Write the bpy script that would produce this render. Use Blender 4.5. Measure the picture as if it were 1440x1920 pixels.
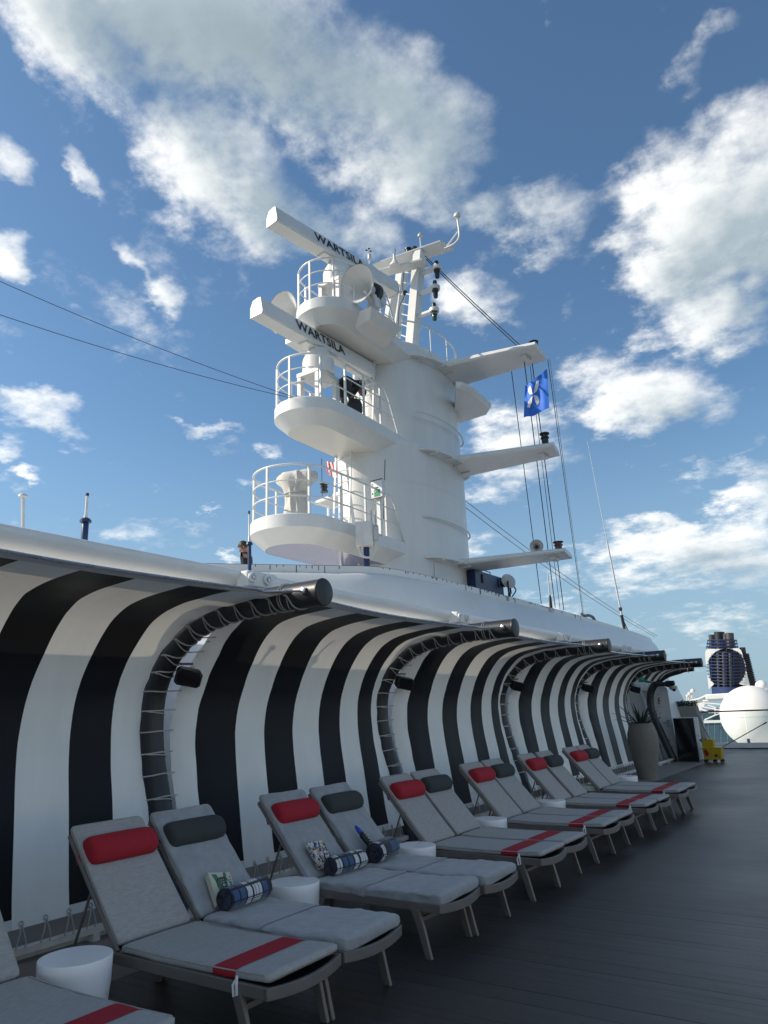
import bpy, bmesh, math, random
import numpy as np
from mathutils import Vector, Matrix, noise as mnoise

for o in list(bpy.data.objects):
    bpy.data.objects.remove(o)
scene = bpy.context.scene
COL = scene.collection
random.seed(7)
R_ = math.radians

# ------------------------------------------------------------------ camera
# world: +Y runs aft along the deck, +X to starboard, Z up, deck at z = 0, eye at 1.65 m
FPX, EYE = 1340.0, 1.65
_Y = np.array([939.0, 346.0, FPX]); _Y /= np.linalg.norm(_Y)
_Z = np.cross(np.array([-1.0, 0.038, 0.0]), _Y); _Z /= np.linalg.norm(_Z)
if _Z[1] > 0:
    _Z = -_Z
_X = np.cross(_Y, _Z)
CR = np.array([_X, _Y, _Z])
CAM = np.array([0.0, 0.0, EYE])
camd = bpy.data.cameras.new("camera")
cam = bpy.data.objects.new("camera", camd)
COL.objects.link(cam)
camd.sensor_fit = 'VERTICAL'
camd.sensor_height = 24.0
camd.lens = FPX / 1920.0 * 24.0
camd.clip_start, camd.clip_end = 0.05, 20000.0
_r, _u, _b = CR @ [1, 0, 0], CR @ [0, -1, 0], CR @ [0, 0, -1]
cam.matrix_world = Matrix(((_r[0], _u[0], _b[0], 0), (_r[1], _u[1], _b[1], 0), (_r[2], _u[2], _b[2], EYE), (0, 0, 0, 1)))
scene.camera = cam


def ray(px, py):
    return CR @ np.array([px - 720.0, py - 960.0, FPX])


def on_z(px, py, z):
    v = ray(px, py); return Vector(CAM + v * (z - EYE) / v[2])


def on_x(px, py, x):
    v = ray(px, py); return Vector(CAM + v * x / v[0])


def on_y(px, py, y):
    v = ray(px, py); return Vector(CAM + v * y / v[1])


# ------------------------------------------------------------------ light
SUN_EL, SUN_TO = R_(32.5), Vector((-0.834, -0.552, 0)).normalized()
sun_dir = Vector((SUN_TO.x * math.cos(SUN_EL), SUN_TO.y * math.cos(SUN_EL), math.sin(SUN_EL)))
sund = bpy.data.lights.new("sun", 'SUN')
sund.energy, sund.angle, sund.color = 4.6, R_(0.53), (1.0, 0.89, 0.74)
sun = bpy.data.objects.new("sun", sund)
COL.objects.link(sun)
sun.rotation_euler = (-sun_dir).to_track_quat('-Z', 'Y').to_euler()
sun.location = (-40, -25, 40)

EXPOSURE = 0.30
cy = scene.cycles
cy.max_bounces, cy.diffuse_bounces, cy.glossy_bounces, cy.transmission_bounces, cy.transparent_max_bounces = 6, 3, 3, 4, 8
cy.use_denoising = True
vs = scene.view_settings
vs.view_transform, vs.look, vs.gamma, vs.exposure, vs.use_curve_mapping = 'Standard', 'None', 1.0, EXPOSURE, False

world = bpy.data.worlds.new("World")
scene.world = world
world.use_nodes = True
world.cycles.sampling_method = 'MANUAL'
world.cycles.sample_map_resolution = 512


def build_sky():
    nt = world.node_tree
    N, L = nt.nodes, nt.links
    N.clear()
    out = N.new('ShaderNodeOutputWorld')
    bg = N.new('ShaderNodeBackground')
    bg.inputs['Strength'].default_value = SKY_STRENGTH
    L.new(bg.outputs[0], out.inputs['Surface'])
    sky = N.new('ShaderNodeTexSky')
    sky.sky_type = 'NISHITA'
    sky.sun_disc = False
    sky.sun_elevation = SUN_EL
    sky.sun_rotation = math.atan2(SUN_TO.x, SUN_TO.y)
    sky.altitude, sky.air_density, sky.dust_density, sky.ozone_density = 0.0, 1.0, 0.6, 2.2

    def math_(op, a, b=None, c=None, nodes=None, links=None, clamp=False):
        m = nodes.new('ShaderNodeMath'); m.operation = op; m.use_clamp = clamp
        for i, v in enumerate((a, b, c)):
            if v is None:
                continue
            if isinstance(v, (int, float)):
                m.inputs[i].default_value = v
            else:
                links.new(v, m.inputs[i])
        return m.outputs[0]

    def field(name, clouds, detail):
        """clouds: a density field over sky directions (large masses where they stand, broken up by noise)"""
        g = bpy.data.node_groups.new(name, 'ShaderNodeTree')
        g.interface.new_socket('Direction', in_out='INPUT', socket_type='NodeSocketVector')
        g.interface.new_socket('Density', in_out='OUTPUT', socket_type='NodeSocketFloat')
        GN, GL = g.nodes, g.links
        gi, go = GN.new('NodeGroupInput'), GN.new('NodeGroupOutput')
        mt = lambda op, a, b=None, c=None, clamp=False: math_(op, a, b, c, GN, GL, clamp)

        def vm(op, a, b, c=None):
            m = GN.new('ShaderNodeVectorMath'); m.operation = op
            for i, v in enumerate((a, b, c)):
                if v is None:
                    continue
                if isinstance(v, (tuple, Vector)):
                    m.inputs[i].default_value = tuple(v)
                else:
                    GL.new(v, m.inputs[i])
            return m
        D = gi.outputs[0]
        sep = GN.new('ShaderNodeSeparateXYZ'); GL.new(D, sep.inputs[0])
        zz = mt('ADD', mt('MAXIMUM', sep.outputs[2], 0.0), 0.22)
        comb = GN.new('ShaderNodeCombineXYZ')
        GL.new(mt('DIVIDE', sep.outputs[0], zz), comb.inputs[0])
        GL.new(mt('DIVIDE', sep.outputs[1], zz), comb.inputs[1])

        def noise_(vec, scale, det, rough):
            n = GN.new('ShaderNodeTexNoise'); n.noise_dimensions = '3D'
            n.inputs['Scale'].default_value = scale; n.inputs['Detail'].default_value = det
            n.inputs['Roughness'].default_value = rough
            GL.new(vec, n.inputs['Vector'])
            return n
        n1 = noise_(comb.outputs[0], 2.6, detail, 0.58)
        W = D
        if detail > 5:
            n3 = noise_(comb.outputs[0], 8.5, 8.0, 0.60)
            W = vm('MULTIPLY_ADD', vm('SUBTRACT', n3.outputs['Color'], (0.5, 0.5, 0.5)).outputs[0], (0.10, 0.10, 0.10), D).outputs[0]
        total = None
        for (cx, cy, rx, ry, rot, wt) in clouds:
            c = Vector(ray(cx, cy)).normalized()
            ex = Vector(ray(cx + 1, cy)).normalized() - c
            ey = Vector(ray(cx, cy + 1)).normalized() - c
            ca, sa = math.cos(rot), math.sin(rot)
            e1, e2 = ex * ca + ey * sa, ey * ca - ex * sa
            ax = e1 / (e1.length_squared * rx); ay = e2 / (e2.length_squared * ry)
            u = vm('DOT_PRODUCT', W, ax).outputs['Value']; v = vm('DOT_PRODUCT', W, ay).outputs['Value']
            u = mt('SUBTRACT', u, ax.dot(c)); v = mt('SUBTRACT', v, ay.dot(c))
            r2 = mt('MULTIPLY_ADD', u, u, mt('MULTIPLY', v, v))
            f = mt('MULTIPLY_ADD', r2, -0.52 * wt, wt)
            f = mt('MAXIMUM', f, 0.0)
            f = f if total is None else mt('SMOOTH_MAX', total, f, 0.25)
            total = f
        ctr = Vector(ray(720, 560)).normalized()
        facing = mt('MULTIPLY_ADD', vm('DOT_PRODUCT', D, ctr).outputs['Value'], 4.0, -2.2, clamp=True)
        masses = mt('MULTIPLY', total, facing)
        n2 = noise_(D, 3.1, 3.0, 0.5)
        elsewhere = mt('MULTIPLY', mt('SUBTRACT', 1.0, facing), mt('MULTIPLY_ADD', n2.outputs['Fac'], 4.0, -1.55, clamp=True))
        dens = mt('ADD', mt('ADD', masses, elsewhere), mt('MULTIPLY_ADD', n1.outputs['Fac'], 1.6, -0.8))
        if detail > 5:
            n4 = noise_(comb.outputs[0], 24.0, 6.0, 0.62)
            dens = mt('ADD', dens, mt('MULTIPLY_ADD', n4.outputs['Fac'], 0.38, -0.19))
            dens = mt('ADD', dens, mt('MULTIPLY_ADD', n3.outputs['Fac'], 1.15, -0.575))
        GL.new(mt('SUBTRACT', dens, 0.34), go.inputs[0])
        return g

    g = field("cloud_density", CLOUDS, 9.0)
    gs = field("cloud_thickness", [c for c in CLOUDS if c[2] * c[3] > 6500], 2.0)

    tc = N.new('ShaderNodeTexCoord')
    nrm = N.new('ShaderNodeVectorMath'); nrm.operation = 'NORMALIZE'
    L.new(tc.outputs['Generated'], nrm.inputs[0])
    D0 = nrm.outputs[0]

    def density(vec, g):
        n = N.new('ShaderNodeGroup'); n.node_tree = g
        L.new(vec, n.inputs[0]); return n.outputs[0]

    def shifted(k):
        # a step across the sky towards the sun
        a = N.new('ShaderNodeVectorMath'); a.operation = 'ADD'
        L.new(D0, a.inputs[0]); a.inputs[1].default_value = sun_dir * k
        b = N.new('ShaderNodeVectorMath'); b.operation = 'NORMALIZE'
        L.new(a.outputs[0], b.inputs[0]); return b.outputs[0]
    m = lambda op, a, b=None, c=None, clamp=False: math_(op, a, b, c, N, L, clamp)
    d0, d1, d2 = density(D0, g), density(shifted(0.07), gs), density(shifted(0.17), gs)
    cover = m('MULTIPLY', d0, 1.75, clamp=True)
    cov = N.new('ShaderNodeMapRange'); cov.interpolation_type = 'SMOOTHSTEP'
    L.new(d0, cov.inputs['Value']); cov.inputs['From Min'].default_value = 0.0; cov.inputs['From Max'].default_value = 0.66
    # thickness the light has come through
    thick = m('ADD', m('MULTIPLY', m('MAXIMUM', d1, 0.0), 0.75), m('ADD', m('MULTIPLY', m('MAXIMUM', d2, 0.0), 0.65), m('MULTIPLY', m('MAXIMUM', d0, 0.0), 0.45)))
    dr = density(shifted(0.016), g)
    relief = m('MULTIPLY', m('SUBTRACT', d0, dr), 0.62)
    relief = m('MINIMUM', m('MAXIMUM', relief, -0.30), 0.30)
    thick = m('SUBTRACT', thick, relief)
    ramp = N.new('ShaderNodeValToRGB')
    e = ramp.color_ramp.elements
    e[0].position, e[0].color = 0.0, CLOUD_COL[0]
    e[1].position, e[1].color = 1.0, CLOUD_COL[-1]
    for p, c in zip((0.28, 0.55), CLOUD_COL[1:3]):
        k = e.new(p); k.color = c
    L.new(m('MULTIPLY', thick, 0.62), ramp.inputs[0])
    gain = N.new('ShaderNodeVectorMath'); gain.operation = 'SCALE'
    L.new(ramp.outputs[0], gain.inputs[0]); gain.inputs['Scale'].default_value = CLOUD_GAIN
    # far clouds sink into the air near the horizon
    sp = N.new('ShaderNodeSeparateXYZ'); L.new(D0, sp.inputs[0])
    far = N.new('ShaderNodeMapRange'); L.new(sp.outputs[2], far.inputs['Value'])
    far.inputs['From Min'].default_value = 0.0; far.inputs['From Max'].default_value = 0.22
    far.inputs['To Min'].default_value = 0.35; far.inputs['To Max'].default_value = 0.93
    fac = m('MULTIPLY', cov.outputs[0], far.outputs[0])
    tint = N.new('ShaderNodeMix'); tint.data_type = 'RGBA'; tint.blend_type = 'MULTIPLY'
    tint.inputs['Factor'].default_value = 1.0
    L.new(sky.outputs[0], tint.inputs['A']); tint.inputs['B'].default_value = SKY_TINT
    # pale air low over the sea
    air = N.new('ShaderNodeMapRange'); air.interpolation_type = 'SMOOTHSTEP'
    L.new(sp.outputs[2], air.inputs['Value']); air.inputs['From Min'].default_value = 0.0; air.inputs['From Max'].default_value = 0.42
    air.inputs['To Min'].default_value = 0.85; air.inputs['To Max'].default_value = 0.0
    low = N.new('ShaderNodeMix'); low.data_type = 'RGBA'
    L.new(air.outputs[0], low.inputs['Factor']); L.new(tint.outputs['Result'], low.inputs['A']); low.inputs['B'].default_value = AIR_COL
    mix = N.new('ShaderNodeMix'); mix.data_type = 'RGBA'
    L.new(fac, mix.inputs['Factor'])
    L.new(low.outputs['Result'], mix.inputs['A'])
    L.new(gain.outputs[0], mix.inputs['B'])
    L.new(mix.outputs['Result'], bg.inputs['Color'])


SKY_STRENGTH = 0.115
SKY_TINT = (0.80, 0.98, 1.03, 1)
AIR_COL = (2.3, 3.35, 4.3, 1)
CLOUD_GAIN = 9.2
CLOUD_COL = [(1.0, 0.99, 0.955, 1), (0.76, 0.785, 0.775, 1), (0.36, 0.43, 0.47, 1), (0.19, 0.25, 0.29, 1)]
CLOUDS = [
    # cx, cy, rx, ry, rot, weight  (photo pixels at the reference size, turned into sky directions)
    (120, 60, 200, 95, 0.5, 1.0), (130, 170, 95, 60, 0.9, 0.6), (480, 90, 380, 150, 0.1, 1.1), (720, 230, 190, 170, 0.2, 1.0),
    (420, 330, 190, 120, 0.55, 0.95), (420, 460, 90, 55, 0.3, 0.5), (560, 420, 150, 70, 0.1, 0.65), (800, 330, 110, 120, 0, 0.55),
    (1340, 420, 180, 210, 0, 1.15), (1230, 270, 110, 70, 0.2, 0.7), (1300, 600, 140, 75, 0.2, 0.9), (1030, 400, 80, 100, 0, 0.72),
    (1150, 370, 120, 60, 0, 0.5), (1190, 740, 130, 80, 0.15, 0.95), (1110, 690, 75, 60, 0, 0.6), (1320, 760, 90, 50, 0, 0.55),
    (975, 850, 125, 75, 0.1, 0.75), (905, 570, 85, 60, 0, 0.62), (700, 450, 75, 50, 0, 0.7), (920, 400, 60, 50, 0, 0.55),
    (930, 930, 90, 28, 0.1, 0.5), (1290, 1030, 200, 62, -0.1, 1.0), (1420, 950, 80, 90, 0, 0.85), (1130, 1035, 90, 35, 0, 0.6),
    (1065, 590, 28, 40, 0, 0.5), (60, 765, 105, 50, 0.1, 0.85), (130, 815, 70, 32, 0.4, 0.6), (25, 830, 50, 28, 0, 0.6),
    (15, 310, 55, 85, -0.3, 0.8), (20, 465, 60, 45, 0.2, 0.85), (160, 325, 24, 70, -0.35, 0.62), (305, 550, 32, 50, -0.4, 0.65),
    (385, 805, 85, 22, 0.12, 0.68), (400, 840, 70, 18, 0.1, 0.5), (508, 838, 30, 22, 0, 0.6), (400, 961, 40, 10, -0.1, 0.55),
    (42, 880, 34, 16, 0, 0.6), (275, 912, 45, 16, 0.2, 0.5), (235, 480, 55, 20, 0.9, 0.5), (430, 1045, 35, 16, 0, 0.6),
    (1390, 1150, 80, 30, 0, 0.7), (1200, 1185, 70, 20, 0, 0.5), (1060, 1150, 70, 26, 0.1, 0.55), (1190, 870, 36, 24, 0.6, 0.5),
    (1300, 870, 90, 22, 0.1, 0.5), (1385, 870, 45, 22, 0, 0.55), (1015, 20, 30, 26, 0.6, 0.55), (1365, 50, 55, 35, 0, 0.45),
    (1310, 130, 75, 40, -0.4, 0.4), (1260, 1085, 230, 50, 0, 0.62), (1340, 1170, 150, 36, 0, 0.5), (900, 1010, 120, 30, 0, 0.45),  (470, 905, 40, 14, 0, 0.5), (60, 990, 90, 30, 0, 0.5),
]
build_sky()

# ------------------------------------------------------------------ helpers
class MB:
    """vertices and faces in world metres"""
    def __init__(self):
        self.v, self.f = [], []

    def add(self, vs_, fs):
        b = len(self.v)
        self.v += [tuple(p) for p in vs_]
        self.f += [tuple(i + b for i in q) for q in fs]
        return self

    def box(self, c, s, rot=None):
        c = Vector(c); hx, hy, hz = s[0] / 2, s[1] / 2, s[2] / 2
        ps = [Vector((x, y, z)) for x in (-hx, hx) for y in (-hy, hy) for z in (-hz, hz)]
        if rot is not None:
            ps = [rot @ p for p in ps]
        return self.add([c + p for p in ps], [(0, 1, 3, 2), (4, 6, 7, 5), (0, 4, 5, 1), (2, 3, 7, 6), (0, 2, 6, 4), (1, 5, 7, 3)])

    def bar(self, a, b, w, h, up=(0, 0, 1)):
        """a straight bar of section w x h from a to b"""
        a, b = Vector(a), Vector(b)
        d = (b - a).normalized(); s = d.cross(Vector(up))
        if s.length < 1e-4:
            s = d.cross(Vector((1, 0, 0)))
        s.normalize(); u = s.cross(d)
        rot = Matrix((s, d, u)).transposed()
        return self.box((a + b) / 2, (w, (b - a).length, h), rot)

    def tube(self, pts, r, n=10, cap=True, closed=False):
        pts = [Vector(p) for p in pts]
        m = len(pts); rs = r if isinstance(r, (list, tuple)) else [r] * m
        rings = []; prev = None
        for i, p in enumerate(pts):
            if closed:
                t = pts[(i + 1) % m] - pts[i - 1]
            else:
                t = pts[min(i + 1, m - 1)] - pts[max(i - 1, 0)]
            t.normalize()
            if prev is None:
                a = Vector((0, 0, 1)) if abs(t.z) < 0.9 else Vector((1, 0, 0))
                u = t.cross(a).normalized()
            else:
                u = (prev - t * prev.dot(t))
                u = u.normalized() if u.length > 1e-6 else t.cross(Vector((0, 0, 1))).normalized()
            prev = u; w = t.cross(u)
            rings.append([p + (u * math.cos(k * 2 * math.pi / n) + w * math.sin(k * 2 * math.pi / n)) * rs[i] for k in range(n)])
        vs_ = [q for ring in rings for q in ring]; fs = []
        for i in range(m if closed else m - 1):
            j = (i + 1) % m
            for k in range(n):
                fs.append((i * n + k, i * n + (k + 1) % n, j * n + (k + 1) % n, j * n + k))
        if cap and not closed:
            fs.append(tuple(range(n))[::-1]); fs.append(tuple((m - 1) * n + k for k in range(n)))
        return self.add(vs_, fs)

    def lathe(self, prof, c=(0, 0, 0), n=24, axis=None, cap=True):
        """profile [(r, h)] spun round an axis through c (default z)"""
        c = Vector(c)
        a = Vector(axis).normalized() if axis is not None else Vector((0, 0, 1))
        u = a.cross(Vector((0, 0, 1)) if abs(a.z) < 0.9 else Vector((1, 0, 0))).normalized(); w = a.cross(u)
        vs_ = []; fs = []
        for (r, h) in prof:
            for k in range(n):
                t = k * 2 * math.pi / n
                vs_.append(c + a * h + (u * math.cos(t) + w * math.sin(t)) * r)
        for i in range(len(prof) - 1):
            for k in range(n):
                fs.append((i * n + k, i * n + (k + 1) % n, (i + 1) * n + (k + 1) % n, (i + 1) * n + k))
        if cap:
            if prof[0][0] > 1e-5: fs.append(tuple(range(n))[::-1])
            if prof[-1][0] > 1e-5: fs.append(tuple((len(prof) - 1) * n + k for k in range(n)))
        return self.add(vs_, fs)

    def loft(self, rings, cap=True, closed=True):
        n = len(rings[0]); vs_ = [p for r in rings for p in r]; fs = []
        for i in range(len(rings) - 1):
            for k in range(n if closed else n - 1):
                fs.append((i * n + k, i * n + (k + 1) % n, (i + 1) * n + (k + 1) % n, (i + 1) * n + k))
        if cap and closed:
            fs.append(tuple(range(n))[::-1]); fs.append(tuple((len(rings) - 1) * n + k for k in range(n)))
        return self.add(vs_, fs)

    def grid(self, fn, nu, nv):
        vs_ = [fn(i / nu, j / nv) for i in range(nu + 1) for j in range(nv + 1)]
        w = nv + 1
        return self.add(vs_, [(i * w + j, i * w + j + 1, (i + 1) * w + j + 1, (i + 1) * w + j) for i in range(nu) for j in range(nv)])

    def plate(self, poly, t):
        """flat polygon poly (3D points) given thickness vector t"""
        poly = [Vector(p) for p in poly]; t = Vector(t)
        return self.loft([poly, [p + t for p in poly]])


ORG = {}


def tag(o, label=None, cat=None, group=None, kind=None):
    for k, v in (('label', label), ('category', cat), ('group', group), ('kind', kind)):
        if v:
            o[k] = v
    return o


def thing(name, label, cat, loc=(0, 0, 0), group=None):
    o = bpy.data.objects.new(name, None)
    o.empty_display_size = 0.2
    COL.objects.link(o)
    o.location = loc
    ORG[o.name] = Vector(loc)
    return tag(o, label, cat, group)


def obj(name, mb, mat, parent=None, smooth=35, bevel=0, seg=2, sub=0, fix=False):
    me = bpy.data.meshes.new(name)
    if parent is not None:
        org = ORG[parent.name]
    else:
        a = np.array(mb.v); lo, hi = a.min(0), a.max(0)
        org = Vector(((lo[0] + hi[0]) / 2, (lo[1] + hi[1]) / 2, lo[2]))
    me.from_pydata([(p[0] - org.x, p[1] - org.y, p[2] - org.z) for p in mb.v], [], mb.f)
    if fix:
        bm = bmesh.new(); bm.from_mesh(me)
        bmesh.ops.recalc_face_normals(bm, faces=bm.faces); bm.to_mesh(me); bm.free()
    me.update()
    for mt in (mat if isinstance(mat, (list, tuple)) else [mat]):
        me.materials.append(mt)
    if smooth:
        me.shade_smooth()
        if smooth < 180:
            me.set_sharp_from_angle(angle=R_(smooth))
    o = bpy.data.objects.new(name, me)
    COL.objects.link(o)
    if parent is not None:
        o.parent = parent
    else:
        o.location = org
    ORG[o.name] = org
    if bevel:
        b = o.modifiers.new('bevel', 'BEVEL'); b.width = bevel; b.segments = seg; b.limit_method = 'ANGLE'
    if sub:
        s = o.modifiers.new('sub', 'SUBSURF'); s.levels = s.render_levels = sub
    return o


def struct(name, mb, mat, **k):
    return tag(obj(name, mb, mat, **k), kind='structure')


def dup(root, loc, rotz=0.0, label=None, group=None):
    def cp(o, parent):
        c = o.copy(); COL.objects.link(c); c.parent = parent
        for ch in [x for x in KIDS.get(o.name, [])]:
            cp(ch, c)
        return c
    r = cp(root, None)
    r.location = loc; r.rotation_euler = (0, 0, rotz)
    tag(r, label, None, group)
    return r


KIDS = {}


def index_kids():
    KIDS.clear()
    for o in bpy.data.objects:
        if o.parent is not None:
            KIDS.setdefault(o.parent.name, []).append(o)


def text_mb(txt, origin, right, up, size, depth=0.004, shear=0.0, bold=0.0):
    cu = bpy.data.curves.new("lettering", 'FONT')
    cu.body = txt; cu.size = size; cu.extrude = 0.0; cu.offset = bold; cu.align_x = 'CENTER'; cu.align_y = 'CENTER'; cu.shear = shear
    cu.resolution_u = 3
    ob = bpy.data.objects.new("lettering", cu); COL.objects.link(ob)
    dg = bpy.context.evaluated_depsgraph_get()
    me = bpy.data.meshes.new_from_object(ob.evaluated_get(dg))
    right, up = Vector(right).normalized(), Vector(up).normalized(); nrm = right.cross(up)
    mb = MB(); o3 = Vector(origin) + nrm * depth
    mb.add([o3 + right * v.co.x + up * v.co.y for v in me.vertices], [tuple(p.vertices) for p in me.polygons])
    bpy.data.objects.remove(ob); bpy.data.curves.remove(cu); bpy.data.meshes.remove(me)
    return mb


def crom(pts, n):
    """smooth curve through pts, n samples evenly spaced by length"""
    P = [np.array(p, float) for p in pts]
    P = [2 * P[0] - P[1]] + P + [2 * P[-1] - P[-2]]
    dense = []
    for i in range(1, len(P) - 2):
        for k in range(24):
            t = k / 24
            dense.append(0.5 * ((2 * P[i]) + (-P[i - 1] + P[i + 1]) * t + (2 * P[i - 1] - 5 * P[i] + 4 * P[i + 1] - P[i + 2]) * t * t + (-P[i - 1] + 3 * P[i] - 3 * P[i + 1] + P[i + 2]) * t ** 3))
    dense.append(P[-2])
    dense = np.array(dense)
    L = np.concatenate([[0], np.cumsum(np.linalg.norm(np.diff(dense, axis=0), axis=1))])
    s = np.linspace(0, L[-1], n)
    return np.stack([np.interp(s, L, dense[:, k]) for k in range(dense.shape[1])], 1)


# ------------------------------------------------------------------ materials
def mat(name, col, rough=0.5, metal=0.0, var=0.0, vscale=3.0, bump=0.0, bscale=40.0, spec=0.5, coat=0.0, streak=None, sheen=0.0):
    m = bpy.data.materials.new(name); m.use_nodes = True
    nt = m.node_tree; b = nt.nodes['Principled BSDF']
    b.inputs['Base Color'].default_value = (*col, 1)
    b.inputs['Roughness'].default_value = rough
    b.inputs['Metallic'].default_value = metal
    b.inputs['Specular IOR Level'].default_value = spec
    b.inputs['Coat Weight'].default_value = coat
    if sheen:
        b.inputs['Sheen Weight'].default_value = sheen
    tc = nt.nodes.new('ShaderNodeTexCoord')
    if var:
        n = nt.nodes.new('ShaderNodeTexNoise'); n.inputs['Scale'].default_value = vscale; n.inputs['Detail'].default_value = 6
        n.inputs['Roughness'].default_value = 0.6
        src = tc.outputs['Object']
        if streak:
            mp = nt.nodes.new('ShaderNodeMapping'); mp.inputs['Scale'].default_value = streak
            nt.links.new(src, mp.inputs[0]); src = mp.outputs[0]
        nt.links.new(src, n.inputs['Vector'])
        r = nt.nodes.new('ShaderNodeMapRange'); r.inputs['From Min'].default_value = 0.3; r.inputs['From Max'].default_value = 0.7
        r.inputs['To Min'].default_value = 1 - var; r.inputs['To Max'].default_value = 1 + var
        nt.links.new(n.outputs['Fac'], r.inputs['Value'])
        s = nt.nodes.new('ShaderNodeVectorMath'); s.operation = 'SCALE'; s.inputs[0].default_value = col
        nt.links.new(r.outputs[0], s.inputs['Scale']); nt.links.new(s.outputs[0], b.inputs['Base Color'])
        rr = nt.nodes.new('ShaderNodeMapRange'); rr.inputs['To Min'].default_value = max(0.02, rough - 0.1); rr.inputs['To Max'].default_value = min(1, rough + 0.1)
        nt.links.new(n.outputs['Fac'], rr.inputs['Value']); nt.links.new(rr.outputs[0], b.inputs['Roughness'])
    if bump:
        n2 = nt.nodes.new('ShaderNodeTexNoise'); n2.inputs['Scale'].default_value = bscale; n2.inputs['Detail'].default_value = 4
        nt.links.new(tc.outputs['Object'], n2.inputs['Vector'])
        bp = nt.nodes.new('ShaderNodeBump'); bp.inputs['Strength'].default_value = bump; bp.inputs['Distance'].default_value = 0.01
        nt.links.new(n2.outputs['Fac'], bp.inputs['Height']); nt.links.new(bp.outputs[0], b.inputs['Normal'])
    return m


def canvas_mat(name, col, trans, rough, warm=(1, 0.93, 0.82), spec=.4):
    """tensioned awning fabric: lets a little sunlight through"""
    m = mat(name, col, rough, var=0.05, vscale=1.2, bump=0.10, bscale=5.0, streak=(0.4, 3.0, 0.7))
    nt = m.node_tree; b = nt.nodes['Principled BSDF']; out = nt.nodes['Material Output']
    # the weather side of the fabric is plain white
    geo = nt.nodes.new('ShaderNodeNewGeometry')
    src = b.inputs['Base Color'].links[0].from_socket
    mx = nt.nodes.new('ShaderNodeMix'); mx.data_type = 'RGBA'
    nt.links.new(geo.outputs['Backfacing'], mx.inputs['Factor']); mx.inputs['A'].default_value = (.72, .72, .70, 1)
    nt.links.new(src, mx.inputs['B']); nt.links.new(mx.outputs['Result'], b.inputs['Base Color'])
    b.inputs['Specular IOR Level'].default_value = spec
    t = nt.nodes.new('ShaderNodeBsdfTranslucent'); t.inputs['Color'].default_value = (warm[0] * trans, warm[1] * trans, warm[2] * trans, 1)
    a = nt.nodes.new('ShaderNodeAddShader')
    nt.links.new(b.outputs[0], a.inputs[0]); nt.links.new(t.outputs[0], a.inputs[1]); nt.links.new(a.outputs[0], out.inputs['Surface'])
    return m


M = {}
M['white'] = mat('white_paint', (0.68, 0.685, 0.67), 0.38, var=0.06, vscale=2.2, bump=0.03, bscale=2.5, streak=(1, 1, 0.22))
M['white_gloss'] = mat('white_gloss', (0.74, 0.75, 0.75), 0.18, var=0.03, vscale=0.7, bump=0.015, bscale=2.5)
M['white_dirty'] = mat('white_weathered', (0.62, 0.62, 0.60), 0.5, var=0.14, vscale=5, streak=(1, 1, 0.3))
M['bulwark'] = mat('bulwark_paint', (0.60, 0.62, 0.63), 0.33, var=0.05, vscale=1.5, bump=0.03, bscale=1.6, streak=(1, 1, 0.4))
M['roofdeck'] = mat('roof_deck_blue', (0.06, 0.10, 0.24), 0.5, var=0.15, vscale=2)
M['canvas_w'] = canvas_mat('canvas_white', (0.83, 0.845, 0.83), 0.075, 0.55)
M['flap'] = canvas_mat('sun_baffle', (0.80, 0.82, 0.86), 0.30, 0.5, warm=(.80, .86, 1.0))  # cloth of the added flap that blocks sun at the lacing gaps
M['canvas_hem'] = canvas_mat('canvas_hem', (0.66, 0.68, 0.68), 0.03, 0.6)
M['canvas_d'] = canvas_mat('canvas_dark', (0.010, 0.012, 0.017), 0.002, 0.45, spec=.14)
M['tube'] = mat('frame_dark', (0.022, 0.024, 0.027), 0.42, var=0.12, vscale=6, bump=0.03, bscale=60)
M['cord'] = mat('cord', (0.44, 0.43, 0.40), 0.8, bump=0.2, bscale=200)
M['steel'] = mat('steel', (0.55, 0.56, 0.57), 0.28, 1.0, var=0.1, vscale=8)
M['black'] = mat('black_plastic', (0.012, 0.012, 0.014), 0.45, var=0.1, vscale=10)
M['blackgloss'] = mat('black_gloss', (0.008, 0.009, 0.012), 0.08)
M['plank'] = None
M['margin'] = mat('deck_margin', (0.22, 0.20, 0.18), 0.6, var=0.12, vscale=4)
M['lfab'] = mat('lounger_fabric', (0.335, 0.33, 0.32), 0.9, var=0.13, vscale=70, bump=0.25, bscale=24, sheen=0.1, streak=(1, 0.25, 1))
M['towel'] = mat('towel_cover', (0.29, 0.305, 0.32), 0.95, var=0.13, vscale=9, bump=0.75, bscale=11, sheen=0.3)
M['red'] = mat('red_fabric', (0.34, 0.009, 0.022), 0.85, var=0.08, vscale=60, bump=0.1, bscale=260)
M['charcoal'] = mat('charcoal_fabric', (0.040, 0.048, 0.048), 0.9, var=0.1, vscale=60, bump=0.1, bscale=260)
M['lframe'] = mat('lounger_frame', (0.14, 0.13, 0.12), 0.42, var=0.08, vscale=9)
M['table'] = mat('table_white', (0.86, 0.87, 0.88), 0.35, var=0.02, vscale=4, bump=0.02, bscale=20)
M['blue'] = mat('navy_paint', (0.012, 0.028, 0.10), 0.4, var=0.12, vscale=6)
M['flagblue'] = mat('flag_blue', (0.03, 0.17, 0.68), 0.7, var=0.06, vscale=5)
M['flagwhite'] = mat('flag_white', (0.80, 0.80, 0.80), 0.7)
M['flagred'] = mat('flag_red', (0.50, 0.02, 0.04), 0.7)
M['cloth'] = mat('cover_cloth', (0.56, 0.54, 0.50), 0.85, var=0.06, vscale=6, bump=0.3, bscale=14)
M['green'] = mat('sign_green', (0.0, 0.22, 0.10), 0.4)
M['greenglass'] = mat('lens_green', (0.005, 0.05, 0.045), 0.15)
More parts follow.
